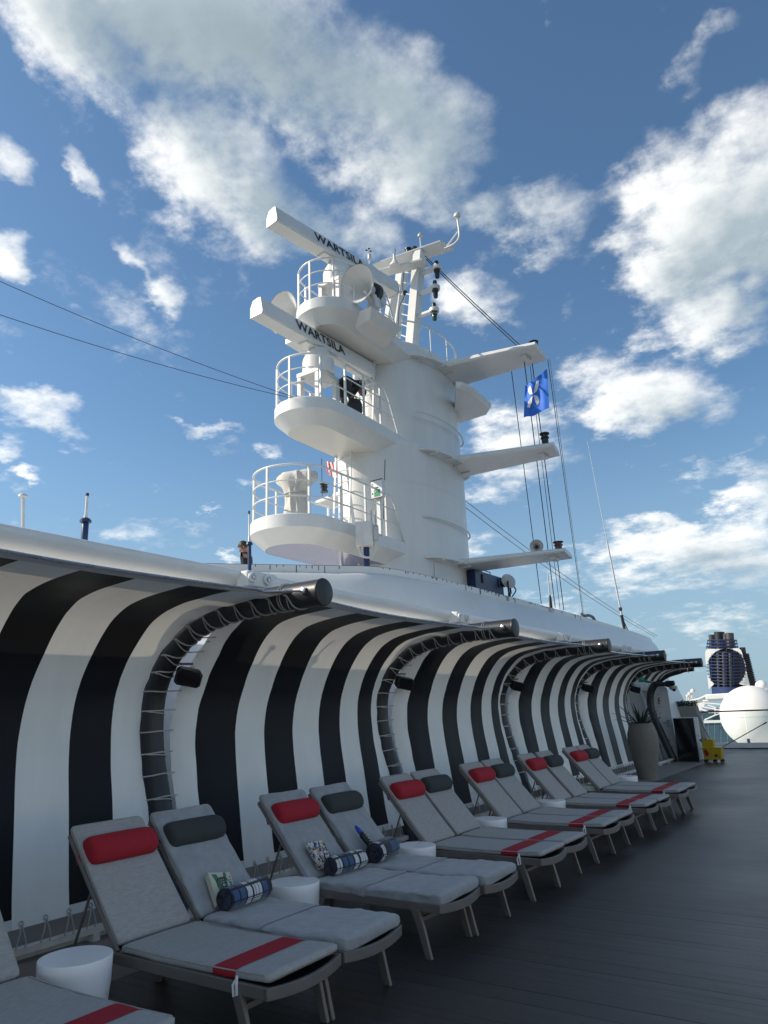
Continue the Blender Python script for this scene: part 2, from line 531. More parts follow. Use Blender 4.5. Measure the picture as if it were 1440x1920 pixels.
M['redglass'] = mat('lens_red', (0.10, 0.006, 0.008), 0.15)
M['pot'] = mat('pot_concrete', (0.20, 0.185, 0.165), 0.75, var=0.10, vscale=5, bump=0.15, bscale=30)
M['leaf'] = mat('agave_leaf', (0.030, 0.055, 0.040), 0.45, var=0.2, vscale=7)
M['yellow'] = mat('yellow_plastic', (0.48, 0.33, 0.012), 0.4, var=0.1, vscale=6)
M['wood'] = mat('varnished_rail', (0.16, 0.055, 0.035), 0.35, var=0.2, vscale=5, streak=(0.2, 4, 4))
M['grey'] = mat('grey_panel', (0.46, 0.47, 0.47), 0.45, var=0.04, vscale=2)
M['offwhite'] = mat('door_paint', (0.64, 0.65, 0.65), 0.4, var=0.03, vscale=2)
M['skin'] = mat('skin', (0.34, 0.19, 0.13), 0.55)
M['hair'] = mat('hair', (0.015, 0.011, 0.009), 0.6)
M['navycloth'] = mat('navy_cloth', (0.012, 0.014, 0.022), 0.85, var=0.2, vscale=8, bump=0.3, bscale=15)
M['rust'] = mat('rust_stain', (0.03, 0.03, 0.035), 0.8)
M['radome'] = mat('radome', (0.78, 0.77, 0.73), 0.45, var=0.02, vscale=0.6)
M['exhaust'] = mat('exhaust_steel', (0.085, 0.08, 0.075), 0.45, 0.6, var=0.3, vscale=3)
M['funnelblue'] = mat('funnel_blue', (0.010, 0.028, 0.105), 0.4, var=0.06, vscale=1)
M['wire'] = mat('wire', (0.03, 0.03, 0.035), 0.6)
M['whip'] = mat('whip_white', (0.62, 0.62, 0.60), 0.4)
M['floodglass'] = mat('lamp_glass', (0.42, 0.43, 0.42), 0.15)
M['cream'] = mat('cream_paper', (0.50, 0.50, 0.40), 0.7)
M['bookgreen'] = mat('book_green', (0.05, 0.16, 0.08), 0.5)
M['ink'] = mat('ink', (0.010, 0.012, 0.016), 0.5)
M['brown'] = mat('mop_handle', (0.16, 0.10, 0.05), 0.5)
M['redprint'] = mat('red_print', (0.22, 0.008, 0.02), 0.5)


def glass_mat(name, tint, rough=0.03):
    m = bpy.data.materials.new(name); m.use_nodes = True
    nt = m.node_tree; nt.nodes.clear()
    out = nt.nodes.new('ShaderNodeOutputMaterial'); mx = nt.nodes.new('ShaderNodeMixShader')
    tr = nt.nodes.new('ShaderNodeBsdfTransparent'); tr.inputs[0].default_value = (*tint, 1)
    gl = nt.nodes.new('ShaderNodeBsdfGlossy'); gl.inputs['Roughness'].default_value = rough
    fr = nt.nodes.new('ShaderNodeFresnel'); fr.inputs[0].default_value = 1.5
    nt.links.new(fr.outputs[0], mx.inputs[0]); nt.links.new(tr.outputs[0], mx.inputs[1]); nt.links.new(gl.outputs[0], mx.inputs[2])
    nt.links.new(mx.outputs[0], out.inputs[0])
    return m


M['glass'] = glass_mat('rail_glass', (0.93, 0.965, 0.97))
M['blueglass'] = mat('blue_tinted_glass', (0.045, 0.085, 0.115), 0.08, var=0.05, vscale=0.4)
M['sea'] = mat('sea_water', (0.01, 0.05, 0.07), 0.12, bump=0.6, bscale=0.35)


def deck_mat():
    m = bpy.data.materials.new('deck_composite'); m.use_nodes = True
    nt = m.node_tree; b = nt.nodes['Principled BSDF']
    tc = nt.nodes.new('ShaderNodeTexCoord'); oi = nt.nodes.new('ShaderNodeObjectInfo')
    geo = nt.nodes.new('ShaderNodeNewGeometry')
    sp = nt.nodes.new('ShaderNodeSeparateXYZ'); nt.links.new(geo.outputs['Position'], sp.inputs[0])
    def mth(op, a, b_=None, c=None):
        n = nt.nodes.new('ShaderNodeMath'); n.operation = op
        for i, v in enumerate((a, b_, c)):
            if v is None: continue
            if isinstance(v, (int, float)): n.inputs[i].default_value = v
            else: nt.links.new(v, n.inputs[i])
        return n.outputs[0]
    row = mth('FLOOR', mth('DIVIDE', sp.outputs[1], 0.10))
    wn = nt.nodes.new('ShaderNodeTexWhiteNoise'); wn.noise_dimensions = '1D'; nt.links.new(row, wn.inputs['W'])
    mp = nt.nodes.new('ShaderNodeMapping'); mp.inputs['Scale'].default_value = (0.7, 9.0, 1.0); nt.links.new(geo.outputs['Position'], mp.inputs[0])
    no = nt.nodes.new('ShaderNodeTexNoise'); no.inputs['Scale'].default_value = 2.2; no.inputs['Detail'].default_value = 8; no.inputs['Roughness'].default_value = 0.65
    nt.links.new(mp.outputs[0], no.inputs['Vector'])
    big = nt.nodes.new('ShaderNodeTexNoise'); big.inputs['Scale'].default_value = 0.55; big.inputs['Detail'].default_value = 5
    nt.links.new(geo.outputs['Position'], big.inputs['Vector'])
    fr = mth('FRACT', mth('DIVIDE', sp.outputs[1], 0.10))
    groove = mth('LESS_THAN', mth('ABSOLUTE', mth('SUBTRACT', fr, 0.02)), 0.045)
    far = mth('GREATER_THAN', sp.outputs[1], DECK_PLANK_END)
    groove = mth('MULTIPLY', groove, far)
    val = mth('MULTIPLY', mth('MULTIPLY_ADD', no.outputs['Fac'], 0.7, 0.65), mth('MULTIPLY_ADD', wn.outputs['Value'], 0.30, 0.85))
    val = mth('MULTIPLY', val, mth('MULTIPLY_ADD', groove, -0.25, 1.0))
    sc = nt.nodes.new('ShaderNodeVectorMath'); sc.operation = 'SCALE'; sc.inputs[0].default_value = DECK_COL
    nt.links.new(val, sc.inputs['Scale']); nt.links.new(sc.outputs[0], b.inputs['Base Color'])
    ro = mth('ADD', mth('MULTIPLY_ADD', big.outputs['Fac'], 0.20, 0.33), mth('MULTIPLY', mth('SUBTRACT', no.outputs['Fac'], 0.5), 0.25))
    nt.links.new(ro, b.inputs['Roughness'])
    bp = nt.nodes.new('ShaderNodeBump'); bp.inputs['Strength'].default_value = 0.18; bp.inputs['Distance'].default_value = 0.004
    nt.links.new(no.outputs['Fac'], bp.inputs['Height']); nt.links.new(bp.outputs[0], b.inputs['Normal'])
    return m


DECK_COL, DECK_PLANK_END = (0.040, 0.036, 0.034), 7.0
M['deck'] = deck_mat()

# ------------------------------------------------------------------ the setting: deck, sea, deckhouse
struct('sea', MB().add([(-9000, -9000, -38), (9000, -9000, -38), (9000, 9000, -38), (-9000, 9000, -38)], [(0, 1, 2, 3)]), M['sea'], smooth=0)
deck = struct('deck', MB().box((4.175, 11.9, -0.2), (17.65, 36.8, 0.392)), M['deck'], smooth=0)
y = 2.4
while y < DECK_PLANK_END - 0.01:
    obj('plank', MB().box((2.6, y + 0.05, -0.014), (14.4, 0.0984, 0.028 + random.uniform(-.0016, .0016))), M['deck'], deck, smooth=0)
    y += 0.10
struct('deck_margin', MB().box((-6.1, 10.9, -0.098), (2.896, 38.8, 0.196)), M['margin'], smooth=0)
# unseen white screen added at the deck edge to bounce sunlight onto the awning
sc_ = thing('bounce_screen', 'unseen tall white screen added across the deck to bounce sunlight onto the awning', 'bounce screen', (9.2, 8, 0))
for k in range(16):
    obj('bounce_panel', MB().box((9.2, -8.5 + k * 2.4, 1.25), (.06, 2.36, 2.5)), M['white'], sc_, smooth=0)
    obj('bounce_post', MB().box((9.27, -9.7 + k * 2.4, 1.3), (.08, .08, 2.6)), M['white'], sc_, smooth=0)
# black gutter and white sill at the after end of the deck
struct('deck_edge_sill', MB().box((3.5, 30.42, 0.10), (21, 0.16, 0.20)), M['white'], bevel=0.01)
struct('deck_gutter', MB().box((3.5, 30.24, 0.012), (21, 0.19, 0.024)), M['black'], smooth=0)

# deckhouse behind the awning (low) and the raised roof under the mast
hb = MB().plate([(-6.95, -12, 0.0), (-6.95, 24.0, 0.0), (-7.3, 24.0, 3.50), (-7.3, -12, 3.50)], (-9, 0, 0))
dh = thing('deckhouse', 'low white deckhouse behind the striped awning', 'deckhouse', (-10, 9, 0))
obj('wall', hb, M['white'], dh)

half = [(-7.35, 10.70), (-7.12, 11.9), (-7.05, 14.5), (-7.10, 22.0), (-7.30, 28.0), (-7.6, 31.2), (-8.3, 32.8), (-10.5, 33.4)]
front = [(-10.9, 6.75), (-10.2, 7.35), (-9.5, 8.18), (-8.92, 8.87), (-8.14, 9.76), (-7.75, 10.22)]
left = [(-13.0, 33.4), (-15.4, 32.8), (-16.4, 28), (-16.6, 14), (-16.0, 11.0), (-13.6, 8.0), (-12.6, 6.75), (-11.8, 6.45)]
outl = [(x, y) for x, y in front + half + left]
O = crom(outl + [outl[0]], 181)[:-1]


def offset(P, d):
    n = len(P); out = []
    for i in range(n):
        t = P[(i + 2) % n] - P[i - 2]; t = t / np.linalg.norm(t)
        out.append(P[i] + d * np.array([t[1], -t[0]]))
    out = np.array(out)
    return out


cen = O.mean(0)
SGN = 1.0 if np.linalg.norm(offset(O, 0.1)[60] - cen) > np.linalg.norm(O[60] - cen) else -1.0


def ring(d, z):
    Q = offset(O, SGN * d)
    return [(p[0], p[1], z) for p in Q]


roof = thing('roof_house', 'smooth white roof house with bulwark round the foot of the mast', 'roof house', (-12, 18, 2.6))
prof = [(0.46, 2.55), (0.45, 2.75), (0.42, 3.05), (0.36, 3.4), (0.28, 3.72), (0.18, 3.98), (0.10, 4.11), (0.06, 4.15), (0.03, 4.162), (0.0, 4.17)]
obj('shell', MB().loft([ring(d, z) for d, z in prof], cap=False), M['bulwark'], roof, smooth=60, fix=True)
obj('bulwark', MB().loft([ring(-0.002, 4.165), ring(-0.002, 4.30), ring(-0.07, 4.30), ring(-0.07, 3.3)], cap=False), M['bulwark'], roof, smooth=40)
obj('edge_trim', MB().tube([(p[0], p[1], 4.303) for p in offset(O, -SGN * 0.03)[:46]], 0.011, 6), M['rust'], roof)
obj('roof_deck', MB().add([(p[0], p[1], 3.30) for p in offset(O, -SGN * 0.02)], [tuple(range(len(O)))]), M['roofdeck'], roof, smooth=0)
mb = MB(); rnd = random.Random(3)
Q = offset(O, SGN * 0.001)
for i in range(4, 44):
    for k in range(rnd.choice((0, 1, 2, 3, 4))):
        t = rnd.random(); p = Q[i] * (1 - t) + Q[i + 1] * t; d = Q[i + 1] - Q[i]; d = d / np.linalg.norm(d)
        h = rnd.choice((.02, .03, .03, .04, .05, .07, .15)) * rnd.uniform(.7, 1.2)
        mb.box((p[0], p[1], 4.297 - h / 2), (.006 + .006 * rnd.random(), .010, h))
tag(obj('drip_stains', mb, M['rust'], roof, smooth=0), kind='stuff')

# ------------------------------------------------------------------ awning frames and striped canvases
PROF = [(-5.60, 0.02), (-5.75, 0.46), (-5.885, 0.88), (-6.01, 1.28), (-6.065, 1.62), (-6.045, 1.93), (-5.94, 2.17), (-5.74, 2.39), (-5.44, 2.56), (-5.06, 2.655), (-4.66, 2.69), (-4.26, 2.70), (-3.86, 2.70)]
PC = crom(PROF, 121)                       # (x, z) by length
PL = np.concatenate([[0], np.cumsum(np.linalg.norm(np.diff(PC, axis=0), axis=1))])
PT = np.gradient(PC, axis=0); PT /= np.linalg.norm(PT, axis=1)[:, None]
PN = np.stack([PT[:, 1], -PT[:, 0]], 1)     # towards the deck side / underside


def prof_at(s):
    return np.array([np.interp(s, PL, PC[:, 0]), np.interp(s, PL, PC[:, 1])]), np.array([np.interp(s, PL, PN[:, 0]), np.interp(s, PL, PN[:, 1])])


TOTAL = PL[-1]
S_BOT = float(np.interp(0.21, PC[:60, 1], PL[:60]))
S_END = TOTAL - 0.30
TR = 0.118
FRAME_Y = [0.83, 4.82, 8.83, 12.83, 16.81, 20.81]


def frame_proto():
    t = thing('awning_frame', 'curved dark tube frame', 'awning frame', (0, 0, 0), 'curved tube frames carrying the striped awning')
    obj('tube', MB().tube([(p[0], 0, p[1]) for p in PC[::2]], TR, 20), M['tube'], t, smooth=50)
    obj('end_cap', MB().lathe([(0.121, -0.012), (0.123, 0.0), (0.119, 0.008), (0.08, 0.018), (0.0, 0.022)], (-3.86, 0, 2.70), 24, (1, 0, 0)), M['black'], t)
    obj('base_plate', MB().box((-5.6, 0, 0.015), (0.42, 0.36, 0.03)).box((-5.72, 0.0, 0.2), (0.16, 0.02, 0.4)), M['white'], t, bevel=0.004)
    # lacing: cord round the tube between the eyelets of the two canvases
    S = [0.55 + k * 0.213 for k in range(19)]
    for k, s in enumerate(S):
        if s > S_END: break
        (p, n) = prof_at(s); (p2, n2) = prof_at(s + (0.10 if s > 2.2 else 0.015))
        o_ = float(np.interp(s, [0.0, 2.2, 2.9, 5.0], [.095, .095, .012, .012])); a = Vector((p[0] + n[0] * o_, -(.235 if s < 2.3 else .17), p[1] + n[1] * o_)); b = Vector((p2[0] + n2[0] * o_, gap_right(s) + 0.045, p2[1] + n2[1] * o_))
        pts = []
        for j in range(13):
            u = j / 12; yy = a.y + (b.y - a.y) * u
            q = a.lerp(b, u); w = math.sqrt(max(0, (TR + .006) ** 2 - yy * yy)) if abs(yy) < TR else 0
            pts.append((q.x + n[0] * max(0, w - o_), yy, q.z + n[1] * max(0, w - o_)))
        mb = MB().tube(pts, 0.0075, 6)
        if s < 2.3 and k % 2 == 0 or s > 2.3:      # crossing turn
            (p3, n3) = prof_at(s - (0.03 if s < 2.3 else 0.10))
            pts2 = []
            for j in range(11):
                u = j / 10; yy = -0.14 + (0.255) * u
                w = math.sqrt(max(0, (TR + .007) ** 2 - yy * yy)) if abs(yy) < TR else 0
                c = p * (1 - u) + p3 * u
                pts2.append((c[0] + n[0] * max(o_ if yy < 0 else .015, w), yy, c[1] + n[1] * max(o_ if yy < 0 else .015, w)))
            mb.tube(pts2, 0.006, 6)
        obj('lacing_cord', mb, M['cord'], t, smooth=60)
    # pale flap added behind the lacing gap to stop sun leaking onto the loungers
    def flap(u, v):
        p, n = prof_at(.25 + (3.25 - .25) * v)
        return Vector((p[0] - n[0] * .17, -.46 + 1.04 * u, p[1] - n[1] * .17))
    obj('sun_baffle', MB().grid(flap, 4, 40), M['flap'], t, smooth=180)
    # tension rods and shackles at the outer end
    for sg, L_ in ((-1, 0.5), (1, 0.5)):
        a = Vector((-3.98, sg * 0.125, 2.71)); b = Vector((-4.20, sg * 0.40, 2.695))
        mb = MB().tube([a, a.lerp(b, .5), b], 0.009, 8).tube([a.lerp(b, .28), a.lerp(b, .52)], 0.018, 8).lathe([(0.0, -.03), (.028, -.02), (.028, .02), (0, .03)], a, 10, (0, 1, 0))
        mb.box(a + Vector((0, -sg * .01, 0)), (0.05, 0.03, 0.05))
        obj('tension_rod', mb, M['steel'], t)
    mb = MB()
    for dx in (0.0, 0.028):
        mb.lathe([(TR + .004, 0), (TR + .012, .006), (TR + .004, .012)], (-4.30 + dx, 0, 2.70), 20, (1, 0, 0), cap=False)
    obj('rope_band', mb, M['cord'], t)
    return t


def gap_right(s):
    """distance of the next canvas edge from the tube axis: widest at the bend, close overhead"""
    return float(np.interp(s, [0.3, 1.0, 1.6, 2.1, 2.6, 3.0, 3.3, 4.5], [.115, .125, .16, .235, .28, .23, .14, .124]))


def bay_surface(y0, y1):
    def f(u, s):
        ya, yb = y0 + gap_right(s), y1 - float(np.interp(s, [0, 2.3, 2.7, 3.2, 5], [.215, .205, .16, .128, .122]))
        bow = 4 * u * (1 - u)
        smax = S_END - 0.20 * bow * 0.9
        ss = S_BOT + (s - S_BOT) / (S_END - S_BOT) * (smax - S_BOT)
        p, n = prof_at(ss)
        k = math.exp(-((ss - 2.35) / 0.75) ** 2)
        off = 0.05 * bow * k + float(np.interp(ss, [0.0, 2.2, 2.9, 5.0], [.085, .085, -.012, -.012]))
        yy = ya + (yb - ya) * u
        # between the frames the cloth stands more upright than the tubes
        off += 0.165 * (1 - math.exp(-min(u, 1 - u) / 0.045)) * math.sin(math.pi * min(1.0, max(0.0, (ss - .22) / 2.9))) ** 1.2
        # short puckers near the laced edges
        e = min(u, 1 - u)
        off += 0.0035 * math.exp(-(e / 0.04) ** 2) * math.sin(s * 29.5) + 0.005 * math.exp(-(e / 0.10) ** 2) * math.sin(s * 14.7 + e * 40) + 0.004 * mnoise.noise((yy * 1.3, s * 2.1, 3.3))
        return Vector((p[0] + n[0] * off, yy, p[1] + n[1] * off))
    return f


def bay_proto(L_, nstripe, near, overhead=False, marks=(.36, .87, 1.31, 1.79, 2.27, 2.70, 3.10, 3.46)):
    t = thing('striped_awning', 'black and white striped awning panel', 'awning', (0, 0, 0), 'striped awning panels along the deckhouse')
    f = bay_surface(0.0, L_)
    HEM = 0.17
    edges = [k / nstripe for k in range(nstripe + 1)]
    if nstripe == 9:
        edges = [0.0] + [(v - .14) / 3.66 for v in marks] + [1.0]
    for k in range(nstripe):
        u0, u1 = edges[k], edges[k + 1]
        nu = 10 if k in (0, nstripe - 1) else 5
        dark = k % 2 == 1
        s1 = S_END - HEM
        s0 = 2.75 if overhead else S_BOT + (0.075 if dark else 0)
        obj('dark_stripe' if dark else 'white_stripe', MB().grid(lambda u, v: f(u0 + (u1 - u0) * u, s0 + (s1 - s0) * v), nu, 90), M['canvas_d' if dark else 'canvas_w'], t, smooth=180)
    obj('front_hem', MB().grid(lambda u, v: f(u, S_END - HEM + HEM * v), 60, 4), M['canvas_hem'], t, smooth=180)
    if not overhead: obj('bottom_hem', MB().grid(lambda u, v: f(u, S_BOT + 0.075 * v) - Vector((0.003, 0, 0.0)), 60, 2), M['canvas_hem'], t, smooth=180)
    # rope in the front hem
    obj('hem_rope', MB().tube([f(u / 40, S_END) for u in range(41)], 0.013, 8), M['steel'], t)
    # eyelets and cords along the foot
    n = 0 if overhead else int(L_ / 0.205)
    many = MB()
    for k in range(n):
        u = (k + 0.5) / n; p = f(u, S_BOT + 0.03)
        tgt = (M['cord'])
        mb = MB()
        dy = 0.035
        mb.tube([p + Vector((.012, 0, 0)), p + Vector((.030, -dy * .5, -.06)), p + Vector((.035, -dy, -.125)), p + Vector((.02, -dy, -.16))], 0.0055, 5)
        mb.tube([p + Vector((.012, 0, 0)), p + Vector((.030, dy * .5, -.06)), p + Vector((.035, dy, -.125)), p + Vector((.02, dy, -.16))], 0.0055, 5)
        nrm = Vector((0.95, 0, 0.31))
        rg = MB(); c = p + nrm * 0.004; a1 = nrm.cross(Vector((0, 1, 0))).normalized()
        rg.tube([c + (Vector((0, 1, 0)) * math.cos(q * math.pi / 4) + a1 * math.sin(q * math.pi / 4)) * 0.018 for q in range(8)], 0.0045, 5, closed=True)
        if near:
            obj('foot_cord', mb, M['cord'], t); obj('eyelet', rg, M['steel'], t)
        else:
            many.add(mb.v, mb.f); many.add(rg.v, rg.f)
    if not near and n:
        tag(obj('foot_lacing', many, M['cord'], t), kind='stuff')
    # eyelets up the side seam, at each turn of the lacing
    for k in range(19):
        s = 0.55 + k * 0.213
        if s > S_END: break
        if overhead and s < 2.9: continue
        p = f(0.0, s); p2, n2 = prof_at(s); nrm = Vector((n2[0], 0, n2[1])); a1 = Vector((0, 1, 0)); a2 = nrm.cross(a1)
        c = p + nrm * 0.01 + a1 * 0.035
        obj('eyelet', MB().tube([c + (a1 * math.cos(q * math.pi / 4) + a2 * math.sin(q * math.pi / 4)) * 0.013 for q in range(8)], 0.005, 5, closed=True), M['steel'], t)
    return t


fr0 = frame_proto()
bay_a = bay_proto(4.0, 9, True, marks=(.30, .72, 1.16, 1.60, 2.04, 2.48, 2.94, 3.36))
bay_d = bay_proto(4.0, 9, True)
bay_b = bay_proto(4.0, 9, False)
bay_c = bay_proto(2.85, 7, False, True)
index_kids()
FL = ['tube frame at the end of the row by the camera', 'tube frame behind the first two loungers, its round end cap largest in view', 'tube frame between the towel-covered loungers and the next pair',
      'tube frame behind the third and fourth lounger pairs', 'tube frame just short of the fifth lounger pair', 'tube frame beside the green exit sign']
for i, yy in enumerate(FRAME_Y):
    if i == 0:
        fr0.location.y = yy; fr0['label'] = 'curved dark ' + FL[0]
    else:
        dup(fr0, (0, yy, 0), label='curved dark ' + FL[i])
BL = ['striped awning panel nearest the camera, cut by the picture edge', 'striped awning panel behind the towel-covered loungers', 'second full striped awning panel along, behind the third lounger pair',
      'striped awning panel behind the fourth and fifth lounger pairs', 'striped awning panel reaching to the frame by the exit sign', 'last short overhead awning panel reaching over the exit sign']
bay_a.location.y = FRAME_Y[0]; bay_a['label'] = BL[0]
bay_d.location.y = FRAME_Y[1]; bay_d['label'] = BL[1]
bay_b.location.y = FRAME_Y[2]; bay_b['label'] = BL[2]
for i in (3, 4):
    dup(bay_b, (0, FRAME_Y[i], 0), label=BL[i])
bay_c.location.y = 20.81; bay_c['label'] = BL[5]

# last frame, shorter, standing before the end door
ef = thing('awning_frame', 'short curved dark tube frame in front of the toilet door', 'awning frame', (-5.95, 23.62, 0), 'curved tube frames carrying the striped awning')
EP = crom([(p[0] + 0.0, p[1]) for p in PROF[:-3]] + [(-4.95, 2.69), (-4.66, 2.71)], 60)
obj('tube', MB().tube([(p[0], 23.7, p[1]) for p in EP[1:]], TR * .92, 18), M['tube'], ef, smooth=50)
obj('end_cap', MB().lathe([(0.111, -0.01), (0.112, 0.0), (0.08, .014), (0.0, 0.02)], (-4.66, 23.7, 2.71), 20, (1, 0, 0)), M['black'], ef)
for k in range(4):
    obj('lacing_cord', MB().tube([(-4.8 - k * .22 + .02 * math.sin(a), 23.7 + (TR + .004) * math.cos(a), 2.695 - .02 * k * .5 + (TR + .004) * math.sin(a)) for a in [j * .52 for j in range(13)]], .007, 5), M['cord'], ef)

# channel the awning foot is laced to
ch = thing('lacing_channel', 'long white metal channel along the foot of the awning', 'channel', (-5.63, 9, 0))
mbc = MB()
mbc.box((-5.66, 10, 0.055), (0.015, 32, 0.09)).box((-5.63, 10, 0.094), (0.07, 32, 0.012)).box((-5.60, 10, 0.075), (0.012, 32, 0.045))
obj('channel', mbc, M['white_dirty'], ch, smooth=0)
mbk = MB()
for k in range(26):
    mbk.box((-5.615, -2 + k * 1.0, 0.03), (0.09, 0.06, 0.06))
tag(obj('bracket', mbk, M['white_dirty'], ch, smooth=0), kind='stuff')

# fairing above the awning: one rounded white section per bay, plates and round covers at the frames
def fairing(L_):
    t = thing('roof_fairing', 'rounded white fairing', 'fairing', (0, 0, 0), 'rounded white fairing sections above the awning')
    sec = [(-4.745, 3.0), (-4.722, 2.985), (-4.716, 2.96), (-4.725, 2.93), (-4.752, 2.90), (-4.80, 2.873), (-4.87, 2.853), (-4.95, 2.846), (-5.02, 2.852), (-5.05, 2.88), (-5.055, 2.94), (-5.02, 2.99), (-4.93, 3.003)]
    sec = [tuple(p) for p in crom(sec + [sec[0]], 43)[:-1]]
    rings = [[(x, yy, z) for x, z in sec] for yy in [0.25 + (L_ - 0.28) * j / 8 for j in range(9)]]
    obj('fairing_tube', MB().loft(rings), M['white'], t, smooth=60)
    for dy in (0.25, L_ - 0.03):
        obj('end_ring', MB().loft([[(-4.88 + (x + 4.88) * 1.05, yy, 2.9 + (z - 2.9) * 1.06) for x, z in sec] for yy in (dy - .012, dy + .012)]), M['white'], t, smooth=60)
    mb = MB().box((-4.69, 0.04, 2.91), (0.15, 0.40, 0.15))
    obj('mounting_plate', mb, M['white'], t, bevel=0.02)
    for dy in (-0.11, 0.09):
        c = obj('bolt_cover', MB().lathe([(0.05, 0), (0.052, .01), (0.046, .022), (0.034, .024), (0.032, .014), (0, .014)], (-4.613, dy, 2.915), 18, (1, 0, 0)), M['white'], t)
        obj('bolt', MB().lathe([(0.020, 0), (0.020, .012), (0.014, .018), (0, .018)], (-4.599, dy, 2.915), 6, (1, 0, 0)), M['steel'], c)
    return t


fa = fairing(4.0)
index_kids()
# the row goes on towards the bow, behind the camera
dup(bay_b, (0, FRAME_Y[0] - 4.0, 0), label='striped awning panel forward of the picture')
dup(fr0, (0, FRAME_Y[0] - 4.0, 0), label='curved dark tube frame forward of the picture')
FA = ['rounded white fairing section over the panel nearest the camera', 'brightly lit white fairing section after the big end cap', 'rounded white fairing section under the navy box',
      'rounded white fairing section between the third and fourth frames', 'rounded white fairing section ending near the last tubes', 'short rounded white fairing at the far frame']
for i, yy in enumerate(FRAME_Y[:5]):
    if i == 0:
        fa.location.y = yy; fa['label'] = FA[0]
    else:
        dup(fa, (0, yy, 0), label=FA[i])

# loudspeakers on brackets, one per frame
def speaker():
    t = thing('loudspeaker', 'black loudspeaker', 'loudspeaker', (0, 0, 0), 'black loudspeakers on the awning frames')
    b = MB()
    sec = [(-.10, -.085), (.10, -.085), (.13, -.06), (.13, .05), (.10, .085), (-.10, .085), (-.13, .06), (-.13, -.06)]
    R = Matrix.Rotation(R_(20), 3, 'Y') @ Matrix.Rotation(R_(-35), 3, 'Z')
    c = Vector((-5.74, 0.16, 2.10))
    rings = []
    for k, (h, s) in enumerate(((-.10, .7), (-.08, .86), (0.0, .97), (.075, 1.0), (.085, .97))):
        rings.append([c + R @ Vector((h, y * s, z * s)) for y, z in sec])
    obj('body', b.loft(rings), M['black'], t, smooth=30)
    obj('grille', MB().loft([[c + R @ Vector((.087, y * .88, z * .88)) for y, z in sec], [c + R @ Vector((.092, y * .84, z * .84)) for y, z in sec]]), M['blackgloss'], t)
    obj('bracket', MB().bar((-5.98, -.02, 2.23), (-5.74, 0.22, 2.225), .05, .022).bar((-5.97, 0, 2.22), (-5.88, .06, 2.12), .03, .03), M['lframe'], t, bevel=.004)
    return t


sp0 = speaker(); index_kids()
SL = ['black box loudspeaker above the first two loungers', 'black loudspeaker behind the third awning panel, over the third lounger pair', 'black loudspeaker above the fourth lounger pair', 'black loudspeaker above the fifth lounger pair', 'black loudspeaker just under the green exit sign']
for i in range(1, 6):
    if i == 1:
        sp0.location.y = FRAME_Y[1]; sp0['label'] = SL[0]
    else:
        dup(sp0, (0, FRAME_Y[i], 0), label=SL[i - 1])

# ------------------------------------------------------------------ sun loungers
# local axes: +x towards the foot end, y across, origin on the deck under the hinge; width 0.62
LW = 0.62


def pad(path, w, t, nz=0.0, seed=0, ends=(0.03, 0.03), puck=0.0, over=0.0, s_rng=None, grow=0.0, nseg=46, nc=32):
    """upholstered pad following path (x, z) of its underside"""
    C = crom(path, 200); L = np.concatenate([[0], np.cumsum(np.linalg.norm(np.diff(C, axis=0), axis=1))]); T = np.gradient(C, axis=0); T /= np.linalg.norm(T, axis=1)[:, None]
    tot = L[-1]
    if s_rng is None:
        ss = [tot * (0.5 - 0.5 * math.cos(math.pi * k / nseg)) * 0.35 + tot * k / nseg * 0.65 for k in range(nseg + 1)]
    else:
        ss = [s_rng[0] + (s_rng[1] - s_rng[0]) * k / 8 for k in range(9)]
    rings = []
    for s in ss:
        p = np.array([np.interp(s, L, C[:, 0]), np.interp(s, L, C[:, 1])]); tt = np.array([np.interp(s, L, T[:, 0]), np.interp(s, L, T[:, 1])])
        up = np.array([-tt[1], tt[0]])
        if up[1] < 0: up = -up
        e = 1.0
        for d, r in ((s, ends[0]), (tot - s, ends[1])):
            if d < r:
                e = min(e, math.sqrt(max(0.0, 1 - (1 - d / r) ** 2)))
        rg = []
        for k in range(nc):
            a = 2 * math.pi * k / nc
            cy_ = math.copysign(abs(math.cos(a)) ** 0.22, math.cos(a)); cz = math.copysign(abs(math.sin(a)) ** 0.42, math.sin(a))
            yy = cy_ * (w / 2 - 0.02 * (1 - e) + grow); zz = t / 2 + cz * (t / 2 * (0.25 + 0.75 * e) + grow)
            q = mnoise.noise((s * 4.1 + seed, yy * 4.7, cz * 0.7 + seed * 3))
            q2 = mnoise.noise((s * 13 + seed * 2, yy * 11, cz + 5))
            zz += nz * (q * 0.9 + q2 * 0.45) * (1 if cz > -0.2 else .3)
            yy += nz * 0.9 * q2 * (1 if abs(cy_) > 0.9 else 0.2)
            if puck:
                # towel drawn tight: folds running down the slope
                zz += puck * (abs(math.sin(yy * 34 + 3.0 * mnoise.noise((s * 2.2, seed, 1)) + seed)) - 0.5) * max(0, mnoise.noise((yy * 3, s * 1.6, seed + 9)) + 0.35) * (1 if cz > 0.3 else 0)
            if over:
                zz -= over * max(0, -cz) * (0.6 + 0.8 * abs(mnoise.noise((s * 9, seed, cy_))))
            rg.append((p[0] + up[0] * zz, yy, p[1] + up[1] * zz))
        rings.append(rg)
    return MB().loft(rings, cap=(s_rng is None))


SEAT = [(0.04, 0.362), (0.45, 0.352), (0.9, 0.356), (1.22, 0.366)]
BACK = [(-0.015, 0.372), (-0.185, 0.555), (-0.37, 0.76), (-0.585, 1.000)]


